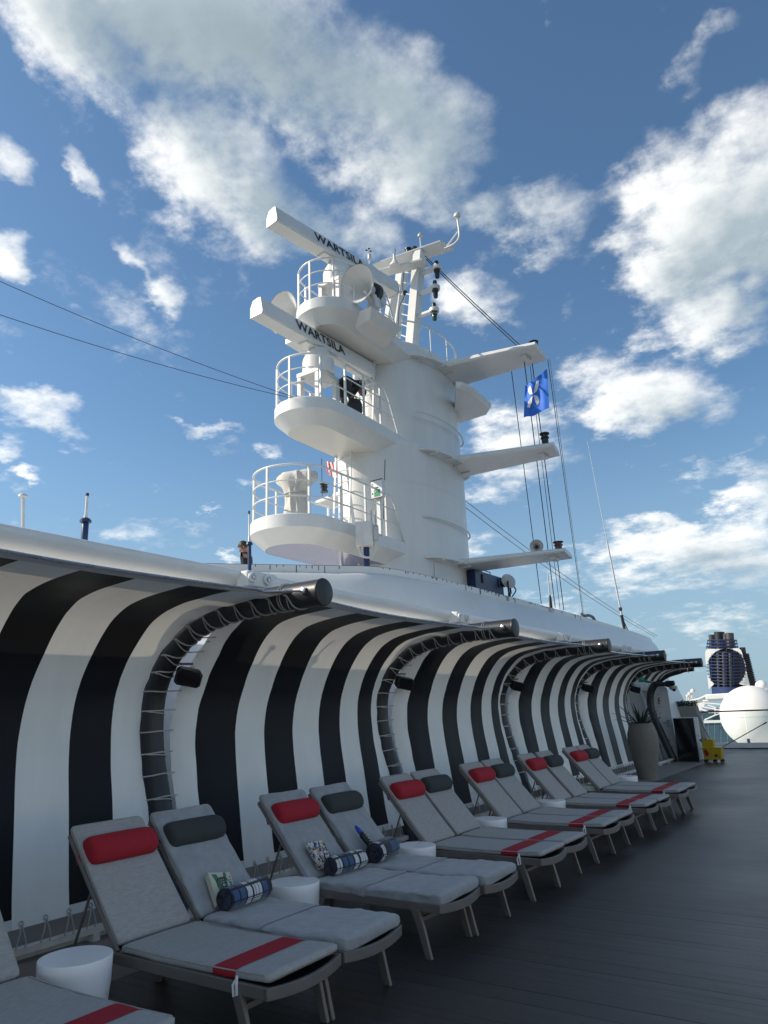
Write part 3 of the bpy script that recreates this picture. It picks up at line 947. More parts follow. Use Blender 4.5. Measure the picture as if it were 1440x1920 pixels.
def lounger_proto(kind, pillow):
    t = thing('sun_lounger', 'grey sun lounger', 'sun lounger', (0, 0, 0), 'sun loungers lined up under the awning')
    towel = kind == 'towel'
    fm = M['lframe']
    for sg in (-1, 1):
        obj('side_rail', MB().bar((-0.36, sg * .295, .335), (1.205, sg * .295, .325), 0.028, 0.058), fm, t, bevel=.004)
        obj('back_rail', MB().tube([(0.0, sg * .275, .36), (-.185, sg * .275, .545), (-.37, sg * .275, .748), (-.56, sg * .275, .96)], 0.014, 8), fm, t)
        # curved front leg
        lp = crom([(1.00, .31), (1.045, .20), (1.075, .10), (1.105, 0.0)], 9)
        rings = []
        for (x, z) in lp:
            w = .024 + .010 * (z / .31); rings.append([(x - w, sg * .297 - .014, z), (x + w, sg * .297 - .014, z), (x + w, sg * .297 + .014, z), (x - w, sg * .297 + .014, z)])
        obj('leg', MB().loft(rings), fm, t, bevel=.004, smooth=40)
        lp = crom([(-.22, .31), (-.255, .2), (-.285, .1), (-.31, 0.0)], 7)
        rings = []
        for (x, z) in lp:
            rings.append([(x - .026, sg * .297 - .014, z), (x + .026, sg * .297 - .014, z), (x + .026, sg * .297 + .014, z), (x - .026, sg * .297 + .014, z)])
        obj('leg', MB().loft(rings), fm, t, bevel=.004, smooth=40)
        obj('support_strut', MB().tube([(-.46, sg * .25, .33), (-.31, sg * .25, .69)], .009, 8), M['lframe'], t)
    rings = []
    for k in range(17):
        y_ = -.309 + .618 * k / 16; d = .016 * (1 - (y_ / .309) ** 2)
        x_ = 1.205 + .04 * (1 - (y_ / .309) ** 2)
        rings.append([(x_ - .013, y_, .298 - d), (x_ + .013, y_, .298 - d), (x_ + .013, y_, .355 - d), (x_ - .013, y_, .355 - d)])
    obj('foot_rail', MB().loft(rings), fm, t, bevel=.003, smooth=40)
    for x_, z_ in ((1.03, .235), (-.24, .25)):
        obj('cross_bar', MB().bar((x_, -.29, z_), (x_, .29, z_), .02, .03), fm, t, bevel=.003)
    obj('head_rail', MB().tube([(-.56, -.275, .96), (-.575, -.19, .975), (-.575, .19, .975), (-.56, .275, .96)], 0.014, 8), fm, t)
    # mesh sling under the pad
    obj('sling', MB().grid(lambda u, v: Vector((0.0 + 1.2 * u, -.285 + .57 * v, .348 - .03 * math.sin(math.pi * v) * u)), 8, 8), M['black'], t)
    obj('back_sling', MB().grid(lambda u, v: Vector((-.56 * u, -.265 + .53 * v, .36 + .605 * u)), 4, 4), M['black'], t)
    if towel:
        seed = 3.7 if pillow == 'red' else 8.2
        seat = obj('seat_pad', pad(SEAT, LW - .01, .062, nz=.012, seed=seed, ends=(.05, .06), over=.034, nseg=90, nc=52), M['towel'], t, smooth=180)
        back = obj('back_pad', pad(BACK, LW - .05, .062, nz=.007, seed=seed + 2, ends=(.05, .06), puck=.010, nseg=60, nc=72), M['towel'], t, smooth=180)
        # overlap of the two towels across the seat
        obj('towel_edge', pad(SEAT, LW - .005, .062, nz=.012, seed=seed, ends=(.0, .06), over=.02, s_rng=(.50, .535), grow=.006, nc=52), M['towel'], seat, smooth=180)
    else:
        seat = obj('seat_pad', pad(SEAT, LW - .035, .045, nz=.0035, seed=1.3, ends=(.02, .03)), M['lfab'], t, smooth=180)
        back = obj('back_pad', pad(BACK, LW - .065, .052, nz=.002, seed=4.1, ends=(.02, .04)), M['lfab'], t, smooth=180)
        for pth, own, ww in ((SEAT, seat, LW - .035), (BACK, back, LW - .065)):
            Cq = crom(pth, 30)
            for sg in (-1, 1):
                obj('piping', MB().tube([(p[0] + (.030 if pth is BACK else 0), sg * (ww / 2 - .002), p[1] + (.026 if pth is BACK else .040)) for p in Cq[1:-1]], .0045, 5), M['lfab'], own)
        obj('red_stripe', pad(SEAT, LW - .035, .045, nz=.0035, seed=1.3, ends=(.02, .03), s_rng=(.775, .945), grow=.0025), M['red'], seat, smooth=180)
        for x_ in (1.0,):
            obj('tie_cord', MB().tube([(x_, -.30, .37), (x_ - .012, -.317, .34), (x_ - .006, -.316, .29), (x_ + .014, -.314, .30), (x_ + .012, -.316, .35), (x_, -.30, .38)], .008, 6), M['canvas_hem'], t)
    pm = M['red' if pillow == 'red' else 'charcoal']
    c = Vector((-.385, 0, .876)); L_ = .50; r = .096
    prof_ = [(0, -L_ / 2 - .012), (r * .55, -L_ / 2 - .010), (r * .86, -L_ / 2), (r * .97, -L_ / 2 + .022), (r, -L_ / 2 + .06), (r * 1.015, 0), (r, L_ / 2 - .06), (r * .97, L_ / 2 - .022), (r * .86, L_ / 2), (r * .55, L_ / 2 + .010), (0, L_ / 2 + .012)]
    mb = MB().lathe(prof_, (0, 0, 0), 28, (0, 1, 0), cap=False)
    dn = Vector((0.744, 0, 0.668)); al = Vector((-.668, 0, .744))
    mb.v = [tuple(c + dn * (Vector(p).dot(dn) * .78) + Vector((0, p[1], 0)) + al * (Vector(p).dot(al) * (1.0 + .02 * mnoise.noise((p[1] * 6, 0, 3))))) for p in mb.v]
    pil = obj('headrest', mb, pm, t, smooth=60)
    for sg in (-1, 1):
        sp_ = MB().grid(lambda u, v: Vector((-.385 - .085 * u - .02 * v + .02, sg * (.240 + .042 * min(1, u * 1.5)), 0.842 + .045 * v - .05 * u)), 6, 1)
        obj('strap', sp_, pm, pil, smooth=0)
    return t


LY0, LSTEP, LX = 3.02, 1.795, -4.055
protos = {}
LAB = {
    (0, 1): ('pad', 'grey', 'grey sun lounger with red foot stripe, mostly cut off at the picture corner'),
    (1, 0): ('pad', 'red', 'smooth grey lounger with red headrest beside the largest drum table'),
    (1, 1): ('towel', 'grey', 'towel-covered sun lounger with charcoal headrest holding a cream and green book'),
    (2, 0): ('towel', 'red', 'towel-covered sun lounger with red headrest holding a colourful book'),
    (2, 1): ('towel', 'grey', 'towel-covered sun lounger with charcoal headrest holding a spray bottle'),
    (3, 0): ('pad', 'red', 'red-headrest lounger next along after the one with the spray bottle'),
    (3, 1): ('pad', 'grey', 'charcoal-headrest lounger next to the first pad without towel beyond the spray bottle'),
    (4, 0): ('pad', 'red', 'red-headrest lounger of the third pair from the far end'),
    (4, 1): ('pad', 'grey', 'charcoal-headrest lounger of the third pair from the far end'),
    (5, 0): ('pad', 'red', 'red-headrest lounger of the last pair but one before the tall pot'),
    (5, 1): ('pad', 'grey', 'charcoal-headrest lounger of the last pair but one before the tall pot'),
    (6, 0): ('pad', 'red', 'red-headrest lounger of the last pair before the tall pot'),
    (6, 1): ('pad', 'grey', 'charcoal-headrest lounger closest to the tall pot'),
}
rnl = random.Random(5)
for (pi, side), (kind, pil, lab) in LAB.items():
    key = (kind, pil)
    yc = LY0 + (pi - 1) * LSTEP + (0.31 if side == 0 else 0.95)
    loc = (LX + rnl.uniform(-.015, .015), yc, 0); rz = rnl.uniform(-.012, .012)
    if key not in protos:
        p = lounger_proto(kind, pil); protos[key] = p; index_kids()
        p.location = loc; p.rotation_euler.z = rz; p['label'] = lab
    else:
        dup(protos[key], loc, rz, label=lab)

# drum tables
def table(x, y, lab):
    H_ = .43
    pr = [(0.0, 0.0), (.118, 0.0), (.130, .006), (.162, .06), (.192, .13), (.215, .21), (.225, .30), (.227, .38), (.228, .426), (.2265, .4295), (.223, .431), (0.0, .431)]
    pr = [(r * .86, h) for r, h in pr]
    t = thing('side_table', lab, 'side table', (x, y, 0), 'white drum side tables between the loungers')
    obj('drum', MB().lathe(pr, (x, y, 0), 64, cap=False), M['table'], t, smooth=25)
    return t


TB = [(142, 1792), (552, 1652), (779, 1584), (919, 1534), (1033, 1500), (1111, 1471), (1174, 1455)]
TL = ['white drum table beside the front lounger, largest in view', 'white drum table past the lounger with the plaid roll and green book', 'white drum table beyond the lounger with the spray bottle',
      'white drum table behind the first pair with red foot stripes side by side', 'white drum table in front of the last pair but one', 'white drum table just before the last pair of loungers', 'white drum table in front of the tall pot']
for (px, py), lab in zip(TB, TL):
    p = on_z(px, py, .432)
    table(p.x, p.y, lab)


# ------------------------------------------------------------------ things left on the loungers
def plaid_mat(name, seed, L_):
    m = bpy.data.materials.new(name); m.use_nodes = True
    nt = m.node_tree; b = nt.nodes['Principled BSDF']; b.inputs['Roughness'].default_value = 0.95; b.inputs['Sheen Weight'].default_value = .3
    at = nt.nodes.new('ShaderNodeAttribute'); at.attribute_name = 'weave'; at.attribute_type = 'GEOMETRY'
    sp = nt.nodes.new('ShaderNodeSeparateXYZ'); nt.links.new(at.outputs['Vector'], sp.inputs[0])
    def ramp(sock, stops):
        r = nt.nodes.new('ShaderNodeValToRGB'); r.color_ramp.interpolation = 'CONSTANT'
        e = r.color_ramp.elements
        e[0].position, e[0].color = 0, (*stops[0][1], 1)
        e[1].position, e[1].color = stops[1][0], (*stops[1][1], 1)
        for p, c in stops[2:]:
            k = e.new(p); k.color = (*c, 1)
        fr = nt.nodes.new('ShaderNodeMath'); fr.operation = 'FRACT'; nt.links.new(sock, fr.inputs[0]); nt.links.new(fr.outputs[0], r.inputs[0])
        return r.outputs[0]
    N_, B_, W_ = (.006, .009, .020), (.035, .085, .19), (.55, .57, .58)
    rnd = random.Random(seed)
    col = [N_, B_, N_, B_, N_, W_, N_, W_, N_, W_, N_, W_, N_, B_, N_]
    wid = [.5, 1.6, .5, 1.6, .5, 1.5, .6, .5, .15, .9, .15, .9, .5, 1.6, 1.6]
    if seed % 3 == 1:
        col = [W_, N_, W_, N_, B_, N_, B_, N_, W_, N_, W_, N_, W_, N_, W_]; wid = [.7, .15, .7, .5, 1.4, .5, 1.4, .5, 1.3, .7, .6, .15, .7, .15, .8]
    if seed % 3 == 2:
        col = [W_, N_, W_, N_, N_, B_, N_, B_, N_, B_, N_]; wid = [.5, .2, .5, 1.2, 2.0, 1.0, .3, 1.3, .3, 1.3, .4]
    tot = sum(wid); acc = 0; st = []
    for c, w in zip(col, wid):
        st.append((acc / tot, c)); acc += w
    a = ramp(sp.outputs[0], st)
    c2 = ramp(sp.outputs[1], [(0, (1, 1, 1)), (.40, (.03, .04, .07)), (.55, (1, 1, 1)), (.80, (.15, .17, .22)), (.84, (1, 1, 1)), (.9, (.04, .05, .08))])
    mx = nt.nodes.new('ShaderNodeMix'); mx.data_type = 'RGBA'; mx.blend_type = 'MULTIPLY'; mx.inputs['Factor'].default_value = 1
    nt.links.new(a, mx.inputs['A']); nt.links.new(c2, mx.inputs['B']); nt.links.new(mx.outputs['Result'], b.inputs['Base Color'])
    return m


def towel_roll(c, yaw, lab, seed, L_=.40, r=.079):
    n, m_ = 30, 64
    t = thing('towel_roll', lab, 'towel', c, 'rolled plaid towels on the loungers')
    R = Matrix.Rotation(yaw, 3, 'Z'); vs_, fs, at = [], [], []
    for i in range(n + 1):
        u = i / n; yy = (u - .5) * L_
        for k in range(m_):
            a = 2 * math.pi * k / (m_)
            rr = r * (1 + .035 * mnoise.noise((u * 5, math.cos(a) * 1.5, math.sin(a) * 1.5 + seed))) * (1 - .07 * (abs(2 * u - 1) ** 6))
            if a > 5.9: rr *= 1.05
            p = R @ Vector((rr * math.cos(a), yy, rr * math.sin(a) * (.94 if math.sin(a) > 0 else .90)))
            vs_.append(Vector(c) + p + Vector((0, 0, r * .9))); at.append((u * 1.0, k / m_ * 3.0, 0))
    for i in range(n):
        for k in range(m_):
            fs.append((i * m_ + k, i * m_ + (k + 1) % m_, (i + 1) * m_ + (k + 1) % m_, (i + 1) * m_ + k))
    mb = MB().add(vs_, fs)
    o = obj('rolled_towel', mb, PL_M[seed], t, smooth=180)
    ly = o.data.attributes.new('weave', 'FLOAT_VECTOR', 'POINT'); ly.data.foreach_set('vector', np.array(at, np.float32).ravel())
    # spiral of layers seen on both ends
    for sg in (-1, 1):
        mb = MB(); pts = []
        for k in range(70):
            q = k / 69; a = q * 5.2 * 2 * math.pi + seed; rr = r * (.08 + .84 * q)
            pts.append(Vector(c) + R @ Vector((rr * math.cos(a), sg * L_ / 2 * (1.0 - .05 * (q > .9)), rr * .93 * math.sin(a))) + Vector((0, 0, r * .9)))
        mb.tube(pts, .0075, 5)
        mb.lathe([(0, 0), (r * .93, 0)], Vector(c) + R @ Vector((0, sg * (L_ / 2 - .012), 0)) + Vector((0, 0, r * .9)), 20, R @ Vector((0, sg, 0)), cap=False)
        e = obj('roll_end', mb, M['towel_end'], t, smooth=60)
    return t


M['towel_end'] = mat('towel_dark_end', (.030, .034, .055), .95, var=.8, vscale=26)
PL_M = {0: plaid_mat('plaid_a', 0, .4), 1: plaid_mat('plaid_b', 1, .4), 2: plaid_mat('plaid_c', 2, .4)}


def lpos(pi, side, x, y, z):
    """point on a lounger: x from its hinge towards the foot, y across"""
    return Vector((LX + x, LY0 + (pi - 1) * LSTEP + (0.31 if side == 0 else 0.95) + y, z))


towel_roll(tuple(lpos(1, 1, .115, .03, .425)), R_(4), 'rolled navy and white plaid towel in front of the cream and green book', 0, .42)
towel_roll(tuple(lpos(2, 0, .125, .03, .425)), R_(-4), 'rolled white and blue plaid towel in front of the colourful book', 1, .38)
towel_roll(tuple(lpos(2, 1, .12, -.06, .425)), R_(10), 'rolled mostly navy plaid towel with the spray bottle standing behind it', 2, .36, .092)

BN = Vector((.744, 0, .668)); BA = Vector((-.668, 0, .744))    # out of and up a backrest


def book(pi, side, y, s0, w, h, th, spin, lab):
    """book leaning on a backrest"""
    ca, sa = math.cos(spin), math.sin(spin)
    ax = Vector((0, 1, 0)) * ca + BA * sa; ay = BA * ca - Vector((0, 1, 0)) * sa
    o = lpos(pi, side, -.01, y, .39) + BN * .072 + BA * s0
    t = thing('book', lab, 'book', o, 'paperback books on the loungers')
    def bx(a0, a1, b0, b1, n0, n1):
        ps = [o + ax * a + ay * b + BN * n for a in (a0, a1) for b in (b0, b1) for n in (n0, n1)]
        return MB().add(ps, [(0, 1, 3, 2), (4, 6, 7, 5), (0, 4, 5, 1), (2, 3, 7, 6), (0, 2, 6, 4), (1, 5, 7, 3)])
    obj('pages', bx(-w / 2 + .003, w / 2 - .004, .003, h - .004, .002, th - .002), M['cream'], t, smooth=0, fix=True)
    cv = bx(-w / 2, w / 2, 0, h, th - .002, th); cv.add(*(lambda q: (q.v, q.f))(bx(-w / 2, w / 2, 0, h, 0, .002))); cv.add(*(lambda q: (q.v, q.f))(bx(-w / 2 - .002, -w / 2, 0, h, 0, th)))
    return t, o, ax, ay, bx, cv, th


t, o, ax, ay, bx, cv, th = book(1, 1, -.09, -.015, .185, .235, .042, R_(-11), 'cream paperback book with green bands and a round emblem behind a plaid towel')
cover = obj('cover', cv, M['cream'], t, smooth=0, fix=True)
for (x0, x1, y0, y1, k) in ((-.07, -.03, .02, .22, .3), (.03, .055, .03, .232, -.15)):
    q = [o + ax * a + ay * b + BN * (th + .0008) for a, b in ((x0, y1), (x1, y1), (x1 + k * .2, y0), (x0 + k * .2, y0))]
    obj('green_band', MB().add(q, [(0, 1, 2, 3)]), M['bookgreen'], cover, smooth=0)
obj('emblem_ring', MB().tube([o + BN * (th + .001) + ax * (.01 + .058 * math.cos(a)) + ay * (.135 + .062 * math.sin(a)) for a in [k * math.pi / 14 for k in range(28)]], .0028, 5, closed=True), M['ink'], cover)
obj('title_lettering', text_mb('BUT', o + ax * .008 + ay * .135 + BN * (th + .0005), -ay + ax * .12, ax + ay * .12, .062, .0022, bold=.0012), M['ink'], cover, smooth=0)
for b in (.06,):
    mb = MB()
    for k in range(7):
        q = o + ax * (.072) + ay * (.19 - k * .02) + BN * (th + .001)
        mb.add([q, q + ax * .008, q + ax * .008 + ay * .012, q + ay * .012], [(0, 1, 2, 3)])
    obj('spine_lettering', mb, M['ink'], cover, smooth=0)

m = bpy.data.materials.new('picture_cover'); m.use_nodes = True
nt = m.node_tree; b = nt.nodes['Principled BSDF']; vo = nt.nodes.new('ShaderNodeTexVoronoi'); vo.inputs['Scale'].default_value = 55
tcn = nt.nodes.new('ShaderNodeTexCoord'); nt.links.new(tcn.outputs['Object'], vo.inputs['Vector'])
rp = nt.nodes.new('ShaderNodeValToRGB'); rp.color_ramp.interpolation = 'CONSTANT'; e = rp.color_ramp.elements
e[0].color = (.55, .53, .50, 1); e[1].position = .3; e[1].color = (.02, .02, .05, 1)
for p_, c_ in ((.5, (.45, .25, .2, 1)), (.62, (.06, .15, .35, 1)), (.74, (.6, .58, .55, 1)), (.88, (.40, .28, .05, 1))):
    k = e.new(p_); k.color = c_
spx = nt.nodes.new('ShaderNodeSeparateColor'); nt.links.new(vo.outputs['Color'], spx.inputs[0]); nt.links.new(spx.outputs[0], rp.inputs[0]); nt.links.new(rp.outputs[0], b.inputs['Base Color'])
M['picture'] = m
t, o, ax, ay, bx, cv, th = book(2, 0, -.10, .035, .19, .235, .03, R_(-5), 'paperback book with a busy colourful cover behind a plaid towel')
obj('cover', cv, M['picture'], t, smooth=0, fix=True)

# spray bottle leaning on the backrest
o = lpos(2, 1, .0, -.10, .41) + BN * .105 + BA * .045
t = thing('spray_bottle', 'slim dark spray bottle with a blue nozzle cap behind the navy plaid towel', 'bottle', o)
ax_ = (BA + Vector((0, -.10, 0)) - BN * .05).normalized()
obj('bottle', MB().lathe([(0, 0), (.028, 0), (.031, .01), (.031, .15), (.028, .165), (.018, .18), (0, .18)], o, 18, ax_), M['ink'], t)
obj('nozzle_cap', MB().lathe([(.020, .178), (.022, .19), (.021, .215), (.010, .255), (.004, .262), (0, .262)], o, 14, ax_), mat('cap_blue', (.02, .05, .45), .4), t)
lb = MB()
for k in range(5):
    c = o + ax_ * (.035 + k * .027); w_ = ax_.cross(BN).normalized()
    for s_ in (-.008, .008):
        q = c + BN * .0318 + w_ * s_ * (1 + .4 * (k % 2))
        lb.add([q - w_ * .006, q + w_ * .006, q + w_ * .004 + ax_ * .014, q - w_ * .006 + ax_ * .016], [(0, 1, 2, 3)])
obj('label_print', lb, M['cream'], t, smooth=0)

# ------------------------------------------------------------------ the mast
MX = -9.25
mast = thing('mast', 'big white oval mast with three rounded platforms and swept yard arms', 'mast', (MX, 14.6, 3.3), None)


def stadium(cx, y0, y1, w, n=20):
    """plan outline: rounded ends at y0 (fore) and y1 (aft), half width w"""
    P = []
    for k in range(n + 1):
        a = math.pi + math.pi * k / n
        P.append((cx + w * math.cos(a), y0 + w + w * math.sin(a)))
    for k in range(n + 1):
        a = math.pi * k / n
        P.append((cx + w * math.cos(a), y1 - w + w * math.sin(a)))
    return P


def oval(cx, cy_, bx, ay, n=72):
    return [(cx + bx * math.cos(2 * math.pi * k / n), cy_ + ay * math.sin(2 * math.pi * k / n)) for k in range(n)]


OV_LO, OV_UP = (14.95, 1.22, 2.35), (15.28, 1.13, 1.95)


def oval_x(y, up=False, d=0.0):
    """starboard surface of the mast at fore-and-aft position y"""
    c, bx, ay = OV_UP if up else OV_LO
    return MX + (bx + d) * math.sqrt(max(0.0, 1 - ((y - c) / (ay + d)) ** 2))


SO, SU = oval(MX, OV_LO[0], OV_LO[1], OV_LO[2]), oval(MX, OV_UP[0], OV_UP[1], OV_UP[2])
obj('mast_column', MB().loft([[(x, y, z) for x, y in SO] for z in (3.2, 5.0, 6.5, 7.9)]), M['white'], mast, smooth=40)
obj('mast_column', MB().loft([[(x, y, 7.85) for x, y in SU], [(x, y, 10.75) for x, y in SU], [(MX + (x - MX) * .97, 15.28 + (y - 15.28) * .98, 10.79) for x, y in SU]]), M['white'], mast, smooth=40)
for z, P_ in ((4.4, SO), (6.9, SO), (9.3, SU)):
    obj('weld_seam', MB().tube([(MX + (x - MX) * 1.001, y, z) for x, y in P_], .003, 4, closed=True), M['white'], mast)


def plat_outline(x0, yn, w, yside, xe, ye, n=26):
    """nose round the front at yn, sides widening then running back into the mast"""
    P = []
    for k in range(n + 1):
        a = math.pi + math.pi * k / n
        P.append((x0 + w * math.cos(a), yn + w * 1.0 + w * 1.0 * math.sin(a)))
    P += [(x0 + w, yside), (xe, ye)]
    left = [(2 * x0 - xe, ye), (x0 - w, yside)]
    C = [Vector((p[0], p[1], 0)) for p in P + left]
    return [(p.x, p.y) for p in C]


def resample(P, n):
    P = np.array(P + [P[0]]); L = np.concatenate([[0], np.cumsum(np.linalg.norm(np.diff(P, axis=0), axis=1))])
    s = np.linspace(0, L[-1], n + 1)[:-1]
    return np.stack([np.interp(s, L, P[:, 0]), np.interp(s, L, P[:, 1])], 1)


def inset(P, d):
    n = len(P); out = []
    for i in range(n):
        t = P[(i + 1) % n] - P[i - 1]; t /= np.linalg.norm(t)
        out.append(P[i] + d * np.array([-t[1], t[0]]))
    return np.array(out)


def platform(z, x0, yn, w, yside, under, band=.26, d_in=.30, d_dn=.27, name='platform', rail_end=12.7, label=None):
    P = resample(plat_outline(x0, yn, w, yside, MX + .81, 15.5), 120)
    A = sum(P[i][0] * P[(i + 1) % 120][1] - P[(i + 1) % 120][0] * P[i][1] for i in range(120))
    sg = 1 if A > 0 else -1
    I1, I2, I3 = inset(P, sg * .015), inset(P, sg * d_in), inset(P, sg * .06)
    rings = [[(p[0], p[1], z - .05) for p in I3], [(p[0], p[1], z) for p in I1], [(p[0], p[1], z - .02) for p in P], [(p[0], p[1], z - band) for p in P], [(p[0], p[1], z - band - d_dn) for p in I2]]
    pl = obj(name, MB().loft(rings, cap=False).add([(p[0], p[1], z - .05) for p in I3], [tuple(range(120))]), M['white'], mast, smooth=28, fix=True)
    if label: pl['label'] = label
    obj('underside', MB().add([(p[0], p[1], z - band - d_dn + .002) for p in I2], [tuple(range(120))]), under, pl, smooth=0)
    # handrails: top rail and two lower rails on posts round the nose
    R = resample(plat_outline(x0, yn + .06, w - .05, yside, MX + .76, 15.5), 200)
    idx = [i for i in range(200) if R[i][1] < rail_end]
    # order continuous from port side round nose to starboard side
    port = [i for i in idx if R[i][0] < x0]; star = [i for i in idx if R[i][0] >= x0]
    port.sort(key=lambda i: -R[i][1]); star.sort(key=lambda i: R[i][1])
    order = port + star
    Q = [R[i] for i in order]
    for h, r in ((1.0, .024), (.68, .015), (.36, .015)):
        pts = [(p[0], p[1], z + h) for p in Q]
        e = Q[-1]
        if h == 1.0:
            pts += [(e[0] + .0, e[1] + .22, z + .97), (e[0], e[1] + .36, z + .80), (e[0] + .01, e[1] + .55, z + .36), (e[0] + .02, e[1] + .70, z - .02)]
        elif h < .5:
            pts += [(e[0] + .01, e[1] + .50, z + .36)]
        else:
            pts += [(e[0], e[1] + .38, z + .68)]
        obj('handrail', MB().tube(pts, r, 8), M['white'], pl, smooth=60)
    m_ = len(Q)
    L = np.concatenate([[0], np.cumsum(np.linalg.norm(np.diff(np.array(Q), axis=0), axis=1))])
    npst = 9
    for k in range(npst):
        s = L[-1] * (k + .02) / (npst - 1) if k < npst - 1 else L[-1]
        x_, y_ = np.interp(s, L, np.array(Q)[:, 0]), np.interp(s, L, np.array(Q)[:, 1])
        obj('rail_post', MB().box((x_, y_, z + .49), (.042, .042, 1.02)), M['white'], pl, smooth=0)
    return pl


M['under_sheen'] = mat('under_sheen', (0.13, 0.15, 0.28), 0.13, var=.05, vscale=1.5, streak=(6, 1, 1))  # blue reflected sheen under the lowest platform, put into the base colour
M['white_under'] = mat('white_under', (0.66, 0.65, 0.61), 0.34, var=.04, vscale=1.2)
platform(5.40, -9.17, 9.68, .92, 11.5, M['under_sheen'], name='lower_platform', label='lowest white platform just above the roof house')
platform(8.05, -9.15, 10.29, .80, 12.2, M['white_under'], name='middle_platform', label='middle white platform carrying the lower radar')
platform(10.60, -8.98, 10.80, .76, 12.4, M['white_under'], name='upper_platform', label='upper white platform carrying the higher radar')


def arm(root_f, root_r, tip_f, tip_r, z, th):
    rings = []
    for k in range(13):
        u = k / 12
        f, r = Vector(root_f).lerp(Vector(tip_f), u), Vector(root_r).lerp(Vector(tip_r), u)
        t_ = th * (1 - .35 * u)
        d = (r - f); zz = z
        sec = []
        for (c, h) in ((0, .35), (.02, .75), (.08, 1.0), (.2, 1.0), (.55, .95), (.9, .75), (1.0, .45), (1.0, .0), (.5, 0), (.12, 0), (.03, .08)):
            p = f + d * c
            sec.append((p.x, p.y, zz + h * t_))
        rings.append(sec)
    return MB().loft(rings)


ARMS = [
    (10.35, (-8.4, 15.0), (-8.4, 16.35), (-5.60, 15.50), (-5.65, 16.40), .24),
    (7.75, (-8.4, 15.15), (-8.4, 16.45), (-5.52, 15.84), (-5.64, 16.56), .22),
    (5.10, (-8.4, 15.15), (-8.4, 16.28), (-5.45, 15.64), (-5.58, 16.49), .17),
]
for z, rf, rr, tf, tr, th in ARMS:
    a = arm((*rf, 0), (*rr, 0), (*tf, 0), (*tr, 0), z, th)
    obj('yard_arm', a, M['white'], mast, smooth=40, fix=True)
    b = MB(); b.v = [(2 * MX - p[0], p[1], p[2]) for p in a.v]; b.f = [q[::-1] for q in a.f]
    obj('yard_arm', b, M['white'], mast, smooth=40, fix=True)
    # box stiffener under the tip
    obj('tip_stiffener', MB().box((tf[0] - .42, tf[1] + .38, z - .0), (.16, .34, .16)), M['white'], mast, bevel=.02)
for z in (10.35, 7.75, 5.10):
    # walkway grating round the mast at arm level, with a rail a metre above
    upz = z > 8
    def arc(d, n=22, y0=13.9, y1=16.75):
        out = []
        for k in range(n + 1):
            u = k / n; y_ = y0 + (y1 - y0) * u
            e = max(0.0, 1 - abs(2 * u - 1) ** 4) ** .5
            out.append((oval_x(y_, upz, d * e - .01), y_))
        return out
    for d in (.07, .13, .19, .25):
        obj('walkway_bar', MB().tube([(x_, y_, z + .02) for x_, y_ in arc(d)], .020 if d < .24 else .028, 6), M['white'], mast, smooth=60)
    for u in (.18, .38, .58, .78):
        p1 = arc(.26)[int(u * 22)]
        obj('walkway_bracket', MB().bar((oval_x(p1[1], upz) - .05, p1[1], z - .02), (p1[0], p1[1], z - .01), .05, .06), M['white'], mast, smooth=0)
    obj('walkway_rail', MB().tube([(x_ , y_, z + 1.0) for x_, y_ in arc(.10)], .022, 8), M['white'], mast, smooth=60)
    if z > 10:
        for u in (.3, .55, .8):
            p1 = arc(.10)[int(u * 22)]
            obj('walkway_post', MB().tube([(p1[0], p1[1], z), (p1[0], p1[1], z + 1.0)], .018, 6), M['white'], mast)
# after wing of the mast
aw = [on_z(px, py, 9.62) for px, py in ((855, 722), (864, 722), (882, 729), (904, 747), (921, 762), (915, 772), (866, 788), (850, 792))]
obj('after_wing', MB().loft([[(x - .06 * (i not in (0, 7)), y, z - .07) for i, (x, y, z) in enumerate(aw)], [(x, y, z) for x, y, z in aw], [(x, y, z + .10) for x, y, z in aw]]), M['white'], mast, smooth=25, fix=True)

# pipe run, small hatch and lamps on the mast side
px0 = oval_x(14.2, False, .025)
obj('cable_pipe', MB().tube([(px0, 14.2, 3.4), (px0, 14.2, 5.0)], .018, 6), M['white'], mast)

# ladders up the fore side
for z0, z1, xo in ((5.40, 8.0, -.12), (8.05, 10.6, .10), (3.3, 5.1, 0)):
    ld = MX + .02 + xo; yf = .75 if z0 > 8 else 0.0
    for s_ in (-.22, .22):
        obj('ladder_stringer', MB().bar((ld + s_, 12.30 + yf, z0), (ld + s_, 12.52 + yf, z1), .045, .03), M['white'], mast, smooth=0)
    n = int((z1 - z0) / .29)
    for k in range(n):
        z = z0 + .25 + k * .29; y_ = 12.30 + yf + .22 * (z - z0) / (z1 - z0)
        obj('ladder_rung', MB().tube([(ld - .22, y_, z), (ld + .22, y_, z)], .014, 6), M['white'], mast)

